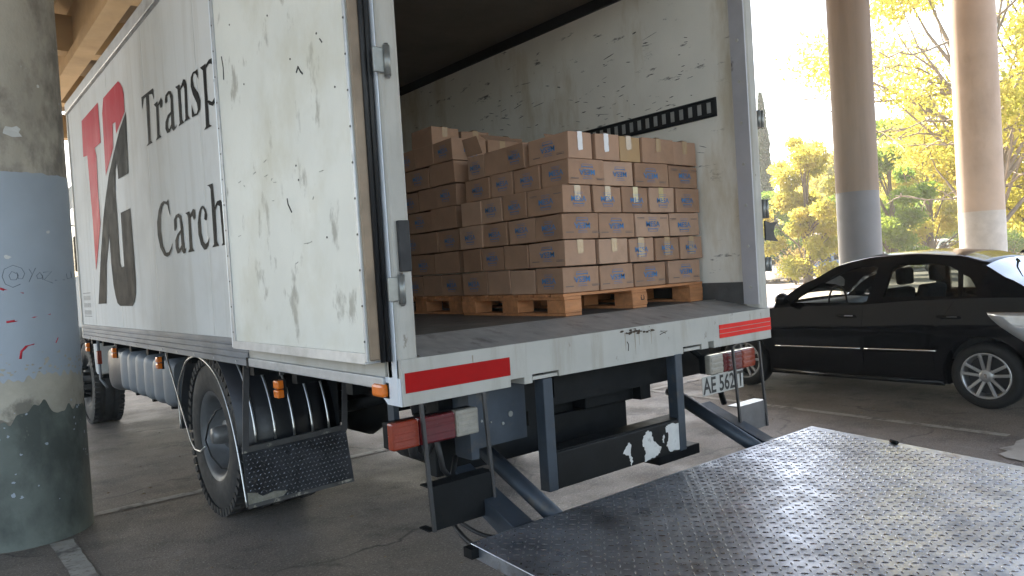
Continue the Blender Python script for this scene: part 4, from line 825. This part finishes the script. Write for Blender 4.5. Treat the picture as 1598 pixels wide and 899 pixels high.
def sedan_parts():
    t = thing('car', '', 'car', local=True)
    st = sorted(set([-.98, -.96, -.93, -.88]+list(np.round(np.arange(-.8, 3.2, .1), 3))+[-.36, -.34, 2.04, 2.06, 3.2, 3.26, 3.31, 3.35, 3.37]))
    P = []
    for s in st:
        zb, zt, zf = lerpt(s, BELT), lerpt(s, TOPC), lerpt(s, FLOORZ)
        ring = [(0, zf)]+[(hw(s, zf)*.8, zf)]
        for u in (0., .06, .12, .25, .4, .55, .62, .68, .74, .82, .92, 1.): z = zf+(zb-zf)*u; ring.append((hw(s, z)-(.03 if u == 0 else 0), z))
        wb = hw(s, zb)
        if -.35 < s < 2.05: ring += [(wb-.05, zb+.004), (wb-.07, zb-.05), (wb-.10, .36), (0, .34)]
        else: ring += [(wb*.95, zb+(zt-zb)*.35), (wb*.8, zb+(zt-zb)*.75), (wb*.5, zb+(zt-zb)*.95), (0, zt)]
        P.append([(-x, s, z) for x, z in ring]+[(x, s, z) for x, z in reversed(ring[1:-1])])
    n = len(P[0]); mb = MB(); mb.grid([r+[r[0]] for r in P]); mb.add(P[0], [tuple(range(n))]); mb.add(P[-1], [tuple(range(n))])
    me = mb.mesh('body', CARBLACK)
    bm = bmesh.new(); bm.from_mesh(me); bmesh.ops.remove_doubles(bm, verts=bm.verts, dist=1e-4); bmesh.ops.recalc_face_normals(bm, faces=bm.faces)
    # wheel arches cut out of the flanks
    bm.to_mesh(me); bm.free()
    me.polygons.foreach_set('use_smooth', [True]*len(me.polygons))
    body = link('body', me, t)
    cut = MB()
    for s in (0., 2.5):
        for x0, x1 in ((-1.2, -.60), (.60, 1.2)): cut.lathe([(x0, .0001), (x0, .345), (x1, .345), (x1, .0001)], (0, s, .30), 'x', 40, False)
    co = cut.build('cutter', None); co.data.materials.append(INTRIM)
    b = body.modifiers.new('arch', 'BOOLEAN'); b.operation = 'DIFFERENCE'; b.object = co; b.solver = 'EXACT'
    dg = bpy.context.evaluated_depsgraph_get(); dg.update()
    me2 = bpy.data.meshes.new_from_object(body.evaluated_get(dg)); body.modifiers.clear(); body.data = me2
    bpy.data.objects.remove(co)
    try: me2.set_sharp_from_angle(angle=R(35))
    except Exception: pass
    # doors as pressed panels just proud of the flank
    def patch(s0, s1f, z0f, z1f, off=.0025, ns=14, nz=14, s0f=None):
        P = []
        for j in range(nz+1):
            row = []
            for i in range(ns+1):
                v = j/nz; 
                sa = (s0f(v) if s0f else s0); sb = s1f(v); s = sa+(sb-sa)*i/ns
                z = z0f(s)+(z1f(s)-z0f(s))*v; row.append((-(hw(s, z)+off), s, z))
            P.append(row)
        return P
    zlo = lambda s: .30; zhi = lambda s: lerpt(s, BELT)-.012
    def panel(name, P, mat=CARBLACK):
        for sgn in (1, -1):
            MB().grid([[(x*sgn, y, z) for x, y, z in r] for r in P], True, sgn < 0).build(name, mat, t, fix=False)
    panel('front_door', patch(1.085, lambda v: 2.08+.03*v, zlo, zhi))
    panel('rear_door', patch(0, lambda v: 1.075, zlo, zhi, s0f=lambda v: .42-.10*max(0, v-.45)-.55*max(0, v-.55)*.5))
    # chrome strips, handles
    for sgn in (-1, 1):
        for a, b_ in ((.39, 1.06), (1.10, 2.06)):
            MB().tube([(sgn*(hw(s, .505)+.012), s, .505-.012*(s-.4)) for s in np.linspace(a, b_, 10)], .010, 6).build('chrome_strip', CHROME, t)
        for s in (.28, 1.25):
            h = MB().tube([(sgn*(hw(s, .82)+.008), s-.09, .815), (sgn*(hw(s, .82)+.03), s-.05, .82), (sgn*(hw(s, .82)+.03), s+.06, .82), (sgn*(hw(s, .82)+.008), s+.09, .818)], .013, 8).build('door_handle', CARBLACK, t)
            MB().bar((sgn*(hw(s, .82)+.042), s-.09, .822), (sgn*(hw(s, .82)+.042), s-.0, .822), .005, .012).build('handle_chrome', CHROME, h)
    MB().tube([(-.8, .36, .205), (-.8, 2.15, .20)], .03, 8).build('side_skirt', CARBLACK, t); MB().tube([(.8, .36, .205), (.8, 2.15, .20)], .03, 8).build('side_skirt', CARBLACK, t)
    # greenhouse: roof line and pillar frames
    ROOF = [(-.42, 1.05), (-.2, 1.19), (.05, 1.335), (.3, 1.405), (.7, 1.44), (1.1, 1.432), (1.4, 1.385), (1.75, 1.22), (2.12, 1.0)]
    def gx(s, z):                                          # half width of the cabin side
        zb = lerpt(s, BELT); wb = hw(max(-.4, min(2.1, s)), zb); return wb-.012-(z-zb)*.46
    def rail(s): return lerpt(s, ROOF)-.055
    side = [(s, lerpt(s, BELT)-.02) for s in np.linspace(2.12, -.45, 16)]+[(s, rail(s)) for s in np.linspace(-.40, 2.10, 40)]
    W1 = [(1.90, .948), (1.82, 1.02), (1.55, 1.17), (1.36, 1.262), (1.2, 1.303), (1.06, 1.31), (1.00, 1.285), (1.06, .962), (1.10, .948)]
    W2 = [(.905, 1.0), (.86, 1.27), (.80, 1.312), (.5, 1.308), (.34, 1.285), (.245, 1.23), (.215, 1.0)]
    W3 = [(.185, 1.0), (.21, 1.205), (.14, 1.17), (.065, 1.06), (.06, 1.0)]
    def sheet(outer, holes, mat, name, sgn, thick, inset=0.):
        bm = bmesh.new(); es = []
        for lp in [outer]+holes:
            vs = [bm.verts.new((0, s, z)) for s, z in lp]; es += [bm.edges.new((vs[i], vs[(i+1) % len(vs)])) for i in range(len(vs))]
        bmesh.ops.triangle_fill(bm, edges=es, use_beauty=True)
        for v in bm.verts: v.co.x = sgn*(gx(v.co.y, v.co.z)-inset)
        bmesh.ops.recalc_face_normals(bm, faces=bm.faces)
        if bm.faces and sum(f.normal.x for f in bm.faces)*sgn < 0: bmesh.ops.reverse_faces(bm, faces=bm.faces)
        me = bpy.data.meshes.new(name); bm.to_mesh(me); bm.free(); me.materials.append(mat)
        return link(name, me, t, 0, thick)
    for sgn in (-1, 1):
        sheet(side, [W1, W2, W3], CARBLACK, 'window_frame', sgn, .035)
        for nm, W_ in (('front_window', W1), ('rear_window', W2), ('quarter_window', W3)): sheet(W_, [], CGLASS if W_ is W1 else RGLASS, nm, sgn, 0, .012)
        # gasket line round the glass
    def cross(s, ins=0., n=9, dz=0.):
        zr = rail(s); w_ = gx(s, zr); return [(-w_+2*w_*i/n, s, zr+dz+(lerpt(s, ROOF)-zr)*(1-abs(2*i/n-1)**2.4)) for i in range(n+1)]
    MB().grid([cross(s) for s in np.linspace(.02, 1.42, 22)]).build('roof', CARBLACK, t, 0, .03)
    def screen(sa, sb, name, mat, n=8):
        return MB().grid([cross(s) for s in np.linspace(sa, sb, n)]).build(name, mat, t, fix=True)
    screen(1.425, 2.08, 'windscreen', WGLASS); screen(-.40, .015, 'rear_screen', M('dark_rear_glass', (.02, .025, .03), .04, 0, .05, 3, coat=1.))
    MB().tube([(.12, -.02, 1.36), (.12, -.18, 1.50)], [.012, .004], 6).build('antenna', BLACK, t); MB().lathe([(0, .03), (.02, .018), (.03, .001)], (.12, -.015, 1.352), 'z', 12).build('antenna_base', BLACK, t)
    # interior
    for x in (-.36, .36):
        s1 = MB().prism([(1.02, .40), (1.5, .40), (1.5, .52), (1.12, .56), (.98, 1.08), (.86, 1.06), (.95, .5)], 'x', x-.23, x+.23).build('front_seat', SEAT, t, .04)
        MB().box(x-.12, x+.12, .83, .92, 1.10, 1.27).build('headrest', SEAT, s1, .03)
    s2 = MB().prism([(.1, .40), (.62, .40), (.62, .54), (.28, .56), (.12, 1.02), (.0, 1.02), (.0, .5)], 'x', -.62, .62).build('rear_seat', SEAT, t, .04)
    for x in (-.36, .36): MB().box(x-.11, x+.11, .0, .09, 1.03, 1.17).build('headrest', SEAT, s2, .03)
    d = MB().prism([(1.72, .5), (1.70, .82), (1.80, .92), (2.03, .93), (2.03, .5)], 'x', -.68, .68).build('dashboard', DASH, t, .02)
    MB().lathe([(-.012, .18), (0, .193), (.012, .18), (0, .168)], (0, 0, 0), 'y', 28, close=True).build('steering_wheel', INTRIM, d).location = (-.36, 1.60, .92)
    MB().box(-.54, -.18, 1.595, 1.61, .90, .93).build('wheel_spoke', INTRIM, d)
    # mirrors
    for sgn in (-1, 1):
        m_ = MB().lathe([(-.05, .001), (-.045, .05), (0, .075), (.05, .06), (.06, .001)], (0, 0, 0), 'y', 16).build('door_mirror', CARBLACK, t); m_.location = (sgn*.93, 1.90, 1.0); m_.scale = (1.25, 1, .9)
        MB().bar((sgn*.80, 1.92, .96), (sgn*.90, 1.90, .98), .04, .03).build('mirror_stem', CARBLACK, t)
    # lamps
    CL = M('clear_tail_lens', (.55, .58, .62), .07, .6, .1, 12, coat=1.)
    for sgn in (-1, 1):
        P = []
        for j in range(9):
            v = j/8; z = .60+.26*v; s0 = -.03-.30*(1-v)**1.3; row = []
            for i in range(7):
                s = s0+(-.80-s0)*i/6; row.append((sgn*(hw(s, z)+.012*math.sin(math.pi*min(1, (i+.3)/3))), s, z))
            P.append(row)
        tl_ = MB().grid(P, True, sgn > 0).build('tail_light', CL, t, 0, .01, fix=False)
        Pr = [[(sgn*(hw(s, z)+.016), s, z) for s in np.linspace(-.42, -.75, 5)] for z in np.linspace(.68, .80, 4)]
        MB().grid(Pr, True, sgn > 0).build('red_lens', LRED, tl_, fix=False)
        MB().lathe([(-.06, .001), (-.05, .09), (.02, .11), (.05, .08), (.06, .001)], (0, 0, 0), 'y', 18).build('headlight', LWHT, t).location = (sgn*.56, 3.06, .66)
    MB().box(-.82, .82, -1.02, -.90, .36, .60).build('rear_bumper', CARBLACK, t, .05); MB().box(-.55, .55, 3.3, 3.42, .30, .50).build('front_bumper', CARBLACK, t, .04)
    MB().box(-.26, .26, -1.01, -1.0, .70, .82).build('number_plate', PLATE, t)
    # wheels: tyre, ten-spoke alloy rim, hub cap
    proto = None
    for k, (sgn, s) in enumerate(((-1, 0.), (-1, 2.5), (1, 0.), (1, 2.5))):
        wx = -.845
        if proto is None:
            wh = bpy.data.objects.new('wheel', None); C.objects.link(wh); wh.parent = t
            MB().lathe([(.20, .205), (.195, .22), (.205, .26), (.19, .285), (.16, .296), (.05, .296), (.02, .285), (0, .26), (.004, .22), (.012, .205)], (0, 0, 0), 'x', 56, close=True).build('tyre', CTYRE, wh)
            rim = MB().lathe([(.012, .206), (.006, .20), (.012, .188), (.05, .18), (.15, .175)], (0, 0, 0), 'x', 48).build('rim', ALLOY, wh)
            MB().lathe([(.10, .001), (.10, .175)], (0, 0, 0), 'x', 32).build('brake_shield', INTRIM, wh)
            for q in range(5):
                for dq in (-.22, .22):
                    a = 2*math.pi*q/5+dq*1.6+.32; a2 = 2*math.pi*q/5+dq*1.05+.32
                    MB().bar((.03, .04*math.cos(a), .04*math.sin(a)), (.016, .19*math.cos(a2), .19*math.sin(a2)), .027, .022, (1, 0, 0)).build('spoke', ALLOY, rim, .004)
            MB().lathe([(.045, .062), (.02, .06), (.014, .04), (.013, .001)], (0, 0, 0), 'x', 24).build('hub_cap', ALLOY, rim)
            MB().prism([(-.012, -.02), (.012, -.018), (.008, .0), (.016, .02), (-.006, .022), (-.014, .004)], 'x', .009, .0125).build('hub_emblem', CHROME, rim)
            for q in range(5):
                a = 2*math.pi*q/5; MB().cyl((.024, .048*math.cos(a), .048*math.sin(a)), .007, -.004, .0, 'x', 6).build('wheel_bolt', INTRIM, rim)
            proto = wh
        else: wh = copy_tree(proto, t)
        wh.location = (sgn*-wx, s, .296) if sgn > 0 else (wx, s, .296)
        if sgn > 0: wh.rotation_euler = (0, 0, math.pi)
    return t
car = sedan_parts(); car.location = (5.87+.845, 0, 0); car.rotation_euler = (0, 0, R(-2.0))
car.name = 'sedan'; tag(car, 'glossy black sedan parked beside the truck', 'car')
# ------------------------------------------------------------------ parked cars in the sunlit lot
def repaint(root, mat):
    for o in root.children:
        if o.type == 'MESH' and o.data.materials and o.data.materials[0] == CARBLACK:
            o.material_slots[0].link = 'OBJECT'; o.material_slots[0].material = mat
    for o in root.children_recursive:
        if o.type == 'MESH' and o.data.materials and o.data.materials[0] == CARBLACK and o.material_slots[0].link == 'DATA':
            o.material_slots[0].link = 'OBJECT'; o.material_slots[0].material = mat
PWHITE = M('white_car_paint', (.70, .70, .68), .25, 0, .03, 3, coat=.8); PBLUE = M('blue_car_paint', (.12, .24, .48), .25, .2, .05, 3, coat=.8)
PDARK = M('dark_grey_car_paint', (.05, .05, .055), .25, .2, .05, 3, coat=.8); PSILV = M('silver_car_paint', (.42, .43, .44), .3, .5, .05, 3, coat=.8)
FAR = [((38.2, 17.9), 62, PBLUE, (1, 1, 1), 'blue car parked far off left of the grey-banded column'),
       ((45.5, 18.7), 75, PWHITE, (1, 1, 1), 'white car parked far off just right of the grey-banded column'),
       ((50.8, 19.0), 80, PSILV, (1, 1, 1.04), 'silver car parked far off behind the sedan roof, second from the column'),
       ((46.3, 15.4), 70, PWHITE, (1, 1, 1.25), 'white tall car parked far off left of the sunlit column'),
       ((34.5, 20.9), 150, PWHITE, (1, 1, 1), 'white car at the far lot edge, beside the truck door hinge'),
       ((43.5, 25.0), 60, PDARK, (1, 1, 1), 'dark car far off in the sunlit lot, left of the blue one'),
       ((17.5, 2.6), -129, PWHITE, (1, 1, 1), 'white car parked behind the black sedan at right edge')]
for (x, y), rz, mt, scl, lab in FAR:
    c = copy_tree(car); c.name = 'parked_car'; c.location = (x, y, 0); c.rotation_euler = (0, 0, R(rz)); c.scale = scl; tag(c, lab, 'car', 'cars parked in the sunlit lot'); repaint(c, mt)
# ------------------------------------------------------------------ trees and shrubs beyond
LYEL = leaf('yellow_green_leaf', (.40, .40, .07), (.56, .47, .12), .6); LGRN = leaf('green_leaf', (.14, .25, .04), (.30, .38, .07), .55)
LDRK = leaf('dark_cypress_leaf', (.04, .075, .05), (.07, .11, .06), .25); LDRY = leaf('dry_leaf', (.26, .19, .07), (.33, .27, .11), .5)
BARK = M('pale_bark', (.26, .21, .16), .9, 0, .25, 4, .3, 12, (1, 1, .4)); BARKD = M('brown_bark', (.16, .125, .095), .9, 0, .25, 4, .3, 12, (1, 1, .4))
def leaves_mesh(name, pts, size, mat, seed, droop=0.):
    g = np.random.default_rng(seed); n = len(pts); pts = np.asarray(pts)
    a = g.normal(size=(n, 3)); a[:, 2] -= droop; a /= np.linalg.norm(a, axis=1)[:, None]
    b = g.normal(size=(n, 3)); b -= a*(a*b).sum(1)[:, None]; b /= np.linalg.norm(b, axis=1)[:, None]
    L = size*g.uniform(.6, 1.3, n)[:, None]; W_ = L*.42
    v = np.stack([pts-a*L*.5, pts-b*W_*.5+a*L*.05, pts+a*L*.5, pts+b*W_*.5+a*L*.05], 1).reshape(-1, 3)
    me = bpy.data.meshes.new(name); me.vertices.add(4*n); me.vertices.foreach_set('co', v.ravel())
    me.loops.add(4*n); me.loops.foreach_set('vertex_index', np.arange(4*n)); me.polygons.add(n)
    me.polygons.foreach_set('loop_start', np.arange(0, 4*n, 4)); me.update(); me.materials.append(mat); return me
def tree(name, label, loc, h, spread, trunk_r, crown0, nleaf, size, mat, seed, bark=BARKD, lean=(0, 0), group='trees beyond the overpass', clumps=34, bare=0):
    g = random.Random(seed); gn = np.random.default_rng(seed)
    t = thing(name, label, 'tree', (loc[0], loc[1], 0), group, local=True)
    mb = MB(); top = Vector((lean[0], lean[1], h*.82)); trunk = [Vector((0, 0, -.05))]
    for i in range(1, 8): u = i/7; trunk.append(Vector((lean[0]*u**1.5+g.uniform(-.03, .03)*h*.4, lean[1]*u**1.5+g.uniform(-.03, .03)*h*.4, h*.82*u)))
    mb.tube(trunk, [trunk_r*(1.25 if i == 0 else 1-.85*i/7) for i in range(8)], 9)
    cl = []
    for k in range(clumps):
        u = g.uniform(crown0, 1.); ang = g.uniform(0, 6.283); prof = math.sin(math.pi*min(1, .12+.88*(u-crown0)/(1.02-crown0)))**.6
        rad = spread*prof*g.uniform(.25, 1.)
        c = Vector((lean[0]*u+rad*math.cos(ang), lean[1]*u+rad*math.sin(ang), h*u*g.uniform(.94, 1.02))); cl.append((c, spread*g.uniform(.16, .34)))
        b0 = trunk[min(6, max(1, int((u-.18)*7)))]
        mid = b0.lerp(c, .5)+Vector((g.uniform(-.1, .1), g.uniform(-.1, .1), g.uniform(.0, .12)))*spread*.5
        mb.tube([b0, b0.lerp(mid, .5), mid, mid.lerp(c, .5)+Vector((0, 0, .03*h*g.uniform(-1, 1))), c], [trunk_r*.26, trunk_r*.19, trunk_r*.12, trunk_r*.07, trunk_r*.03], 6, False)
    for k in range(bare):                                  # leafless twigs reaching out
        ang = g.uniform(2.2, 4.4); u = g.uniform(.35, .8); b0 = trunk[min(6, int(u*7))]; L = spread*g.uniform(.8, 1.35)
        p = [b0]; d = Vector((math.cos(ang), math.sin(ang), g.uniform(-.12, .35)))
        for j in range(5): p.append(p[-1]+d*L/5); d = (d+Vector((g.uniform(-.3, .3), g.uniform(-.3, .3), g.uniform(-.25, .2)))).normalized()
        mb.tube(p, [trunk_r*.15*(1-.17*j) for j in range(6)], 5, False)
        for j in range(2, 6):
            for q in range(2):
                e = p[j]+Vector((g.uniform(-1, 1), g.uniform(-1, 1), g.uniform(-.5, .6)))*L*.16; mb.tube([p[j], p[j].lerp(e, .5)+Vector((0, 0, .04)), e], [.025, .016, .008], 4, False)
    mb.build('trunk', bark, t)
    P = []; tot = sum(r**2 for _, r in cl)
    for c, r in cl:
        m = int(nleaf*r**2/tot); d = gn.normal(size=(m, 3)); d /= np.linalg.norm(d, axis=1)[:, None]
        rr = r*gn.uniform(0, 1, m)[:, None]**.42*gn.uniform(.75, 1.15, (m, 1)); q = d*rr; q[:, 2] *= .75; P.append(q+np.array(c))
    link('crown', leaves_mesh('crown', np.concatenate(P), size, mat, seed, .6), t)
    return t
def cypress(label, loc, h, r, seed):
    t = thing('cypress_tree', label, 'tree', (loc[0], loc[1], 0), 'trees beyond the overpass', local=True); g = np.random.default_rng(seed)
    MB().tube([(0, 0, -.05), (0, 0, h*.5), (0, 0, h*.97)], [.16, .1, .02], 8).build('trunk', BARKD, t)
    n = 15000; u = g.uniform(.04, 1, n); prof = r*np.clip(np.minimum(1, u*6), 0, 1)*np.power(np.clip(1.02-u, 0, 1), .62); a = g.uniform(0, 6.283, n)
    lump = 1+.16*np.sin(a*3+u*40)+.12*np.sin(a*5-u*70); rr = prof*np.power(g.uniform(0, 1, n), .4)*lump
    link('crown', leaves_mesh('crown', np.stack([rr*np.cos(a), rr*np.sin(a), u*h], 1), .22, LDRK, seed, -2.), t)
def shrub(name, label, loc, h, r, n, size, mat, seed, cat='shrub'):
    t = thing(name, label, cat, (loc[0], loc[1], 0), 'shrubs in the sunlit lot', local=True); g = np.random.default_rng(seed); mb = MB(); gg = random.Random(seed); cl = []
    for k in range(9):
        e = Vector((gg.uniform(-.8, .8)*r, gg.uniform(-.8, .8)*r, h*gg.uniform(.45, .85))); mb.tube([(0, 0, 0), tuple(e*.5+Vector((0, 0, .1))), tuple(e)], [.04, .03, .01], 5, False); cl.append(e)
    mb.build('stem', BARKD, t); P = [np.array(c)+g.normal(size=(n//9, 3))*np.array([r*.33, r*.33, h*.17]) for c in cl]; P = np.concatenate(P); P[:, 2] = np.abs(P[:, 2])
    link('foliage', leaves_mesh('foliage', P, size, mat, seed), t)
cypress('tall narrow dark cypress far behind the truck door hinges', (38.95, 22.7), 11.2, .72, 3)
tree('broad_tree', 'yellow-green broad tree between the truck and the grey-banded column', (28.6, 14.4), 6.2, 2.3, .2, .10, 26000, .19, LYEL, 21, group='trees beyond the overpass')
tree('broad_tree', 'low green tree at the truck edge under the cypress', (35.0, 19.9), 4.6, 1.9, .18, .1, 18000, .19, LGRN, 22)
tree('broad_tree', 'dense green tree right of the grey-banded column', (33.5, 13.0), 7.2, 2.2, .2, .12, 26000, .19, LGRN, 23)
tree('broad_tree', 'golden tree left of the sunlit column above the parked cars', (39.1, 13.5), 8.6, 2.9, .22, .12, 26000, .21, LYEL, 24)
tree('tall_tree', 'tall pale-trunked tree with golden leaves right of the sunlit column', (25.8, 6.3), 13.5, 4.6, .34, .30, 22000, .2, LYEL, 25, BARK, (-.6, .5), clumps=44, bare=16)
tree('tall_tree', 'tall tree with dark forked trunk at the right picture edge', (30.0, 6.3), 12.5, 4.2, .3, .18, 22000, .22, LYEL, 26, BARKD, (.4, -.3), clumps=44, bare=6)
tree('background_tree', 'hazy golden tree far behind the grey-banded column', (48, 22), 8.2, 3.6, .22, .08, 18000, .28, LYEL, 27)
tree('background_tree', 'far green tree behind the sunlit column', (55, 19), 9, 4., .22, .06, 18000, .3, LGRN, 28)
tree('background_tree', 'far golden tree between the two columns, behind the others', (61, 24), 9.2, 4.4, .24, .06, 18000, .32, LYEL, 29)
tree('background_tree', 'far golden tree behind the tall trunks at right', (66, 18.5), 13, 5.5, .3, .12, 13000, .34, LYEL, 30)
tree('background_tree', 'far golden tree left of the grey-banded column, behind the others', (56, 28.5), 7.6, 4., .28, .12, 11000, .3, LYEL, 31)
tree('background_tree', 'green tree far right behind the white car', (46, 9.3), 11, 4.2, .26, .08, 18000, .28, LGRN, 32)
tree('background_tree', 'green tree at the far lot edge beside the truck', (60, 37), 7.5, 4.2, .3, .1, 10000, .32, LGRN, 33)
shrub('dry_shrub', 'dry golden shrub in the sunlit lot left of the blue car', (31.5, 16.7), 1.6, .75, 3200, .12, LDRY, 41)
shrub('dry_shrub', 'low dry shrub near the truck edge in the sunlit lot', (36.0, 21.6), 1.4, 1.2, 3000, .14, LDRY, 42)
for i in range(9):
    shrub('hedge_shrub', f'{"green" if i % 2 else "golden"} hedge shrub, {(ORD+["ninth"])[i]} from left behind the far parked cars', (50+3.2*i*.42, 23.5-1.6*i), 2.1, 1.5, 2400, .2, LGRN if i % 2 else LYEL, 50+i)
# pale boundary wall behind the lot
wl = thing('boundary_wall', 'pale low boundary wall at the back of the sunlit lot', 'wall', (62, 30, 0))
PW2 = M('pale_wall', (.46, .40, .34), .85, 0, .1, 1, .05, 10)
a, b = Vector((52, 46)), Vector((74, 8)); n = 11
for i in range(n):
    p, q = a.lerp(b, i/n), a.lerp(b, (i+.97)/n); MB().bar((p.x, p.y, .75), (q.x, q.y, .75), .2, 1.5).build('wall_panel', PW2, wl); MB().box(p.x-.2, p.x+.2, p.y-.2, p.y+.2, 0, 1.7).build('wall_pier', PW2, wl)

# ------------------------------------------------------------------ grit and dry leaves on the asphalt
lt = MB(); rl = random.Random(77)
for i in range(260):
    x, y = rl.uniform(-1.4, 5.5), rl.uniform(-1.2, 6.5); r_ = rl.uniform(.004, .011) if i % 5 else rl.uniform(.012, .022); a = rl.uniform(0, 6.28); h = r_*rl.uniform(.3, .8)
    p = [(x+r_*math.cos(a+t), y+r_*.7*math.sin(a+t), .004) for t in (0, 1.6, 3.1, 4.6)]; lt.add(p+[(x, y, .004+h)], [(0, 1, 4), (1, 2, 4), (2, 3, 4), (3, 0, 4)])
lo = lt.build('ground_litter', M('dry_litter', (.20, .15, .10), .9, 0, .5, 3), fix=False); tag(lo, 'scattered grit and dry leaf bits on the asphalt', 'litter', kind='stuff')

# ------------------------------------------------------------------ thin air volume added to imitate glare over the background
hz = MB().box(-40, 120, -60, 110, -1, 17.5).build('glare_veil', None); hz['kind'] = 'stuff'
hm = bpy.data.materials.new('glare_veil_air'); hm.use_nodes = True; hn = hm.node_tree.nodes; hn.remove(hn['Principled BSDF'])
pv = hn.new('ShaderNodeVolumePrincipled'); pv.inputs['Color'].default_value = (.97, .97, .96, 1); pv.inputs['Density'].default_value = .0018; pv.inputs['Anisotropy'].default_value = .35
hm.node_tree.links.new(pv.outputs[0], hn['Material Output'].inputs['Volume']); hz.data.materials.append(hm)
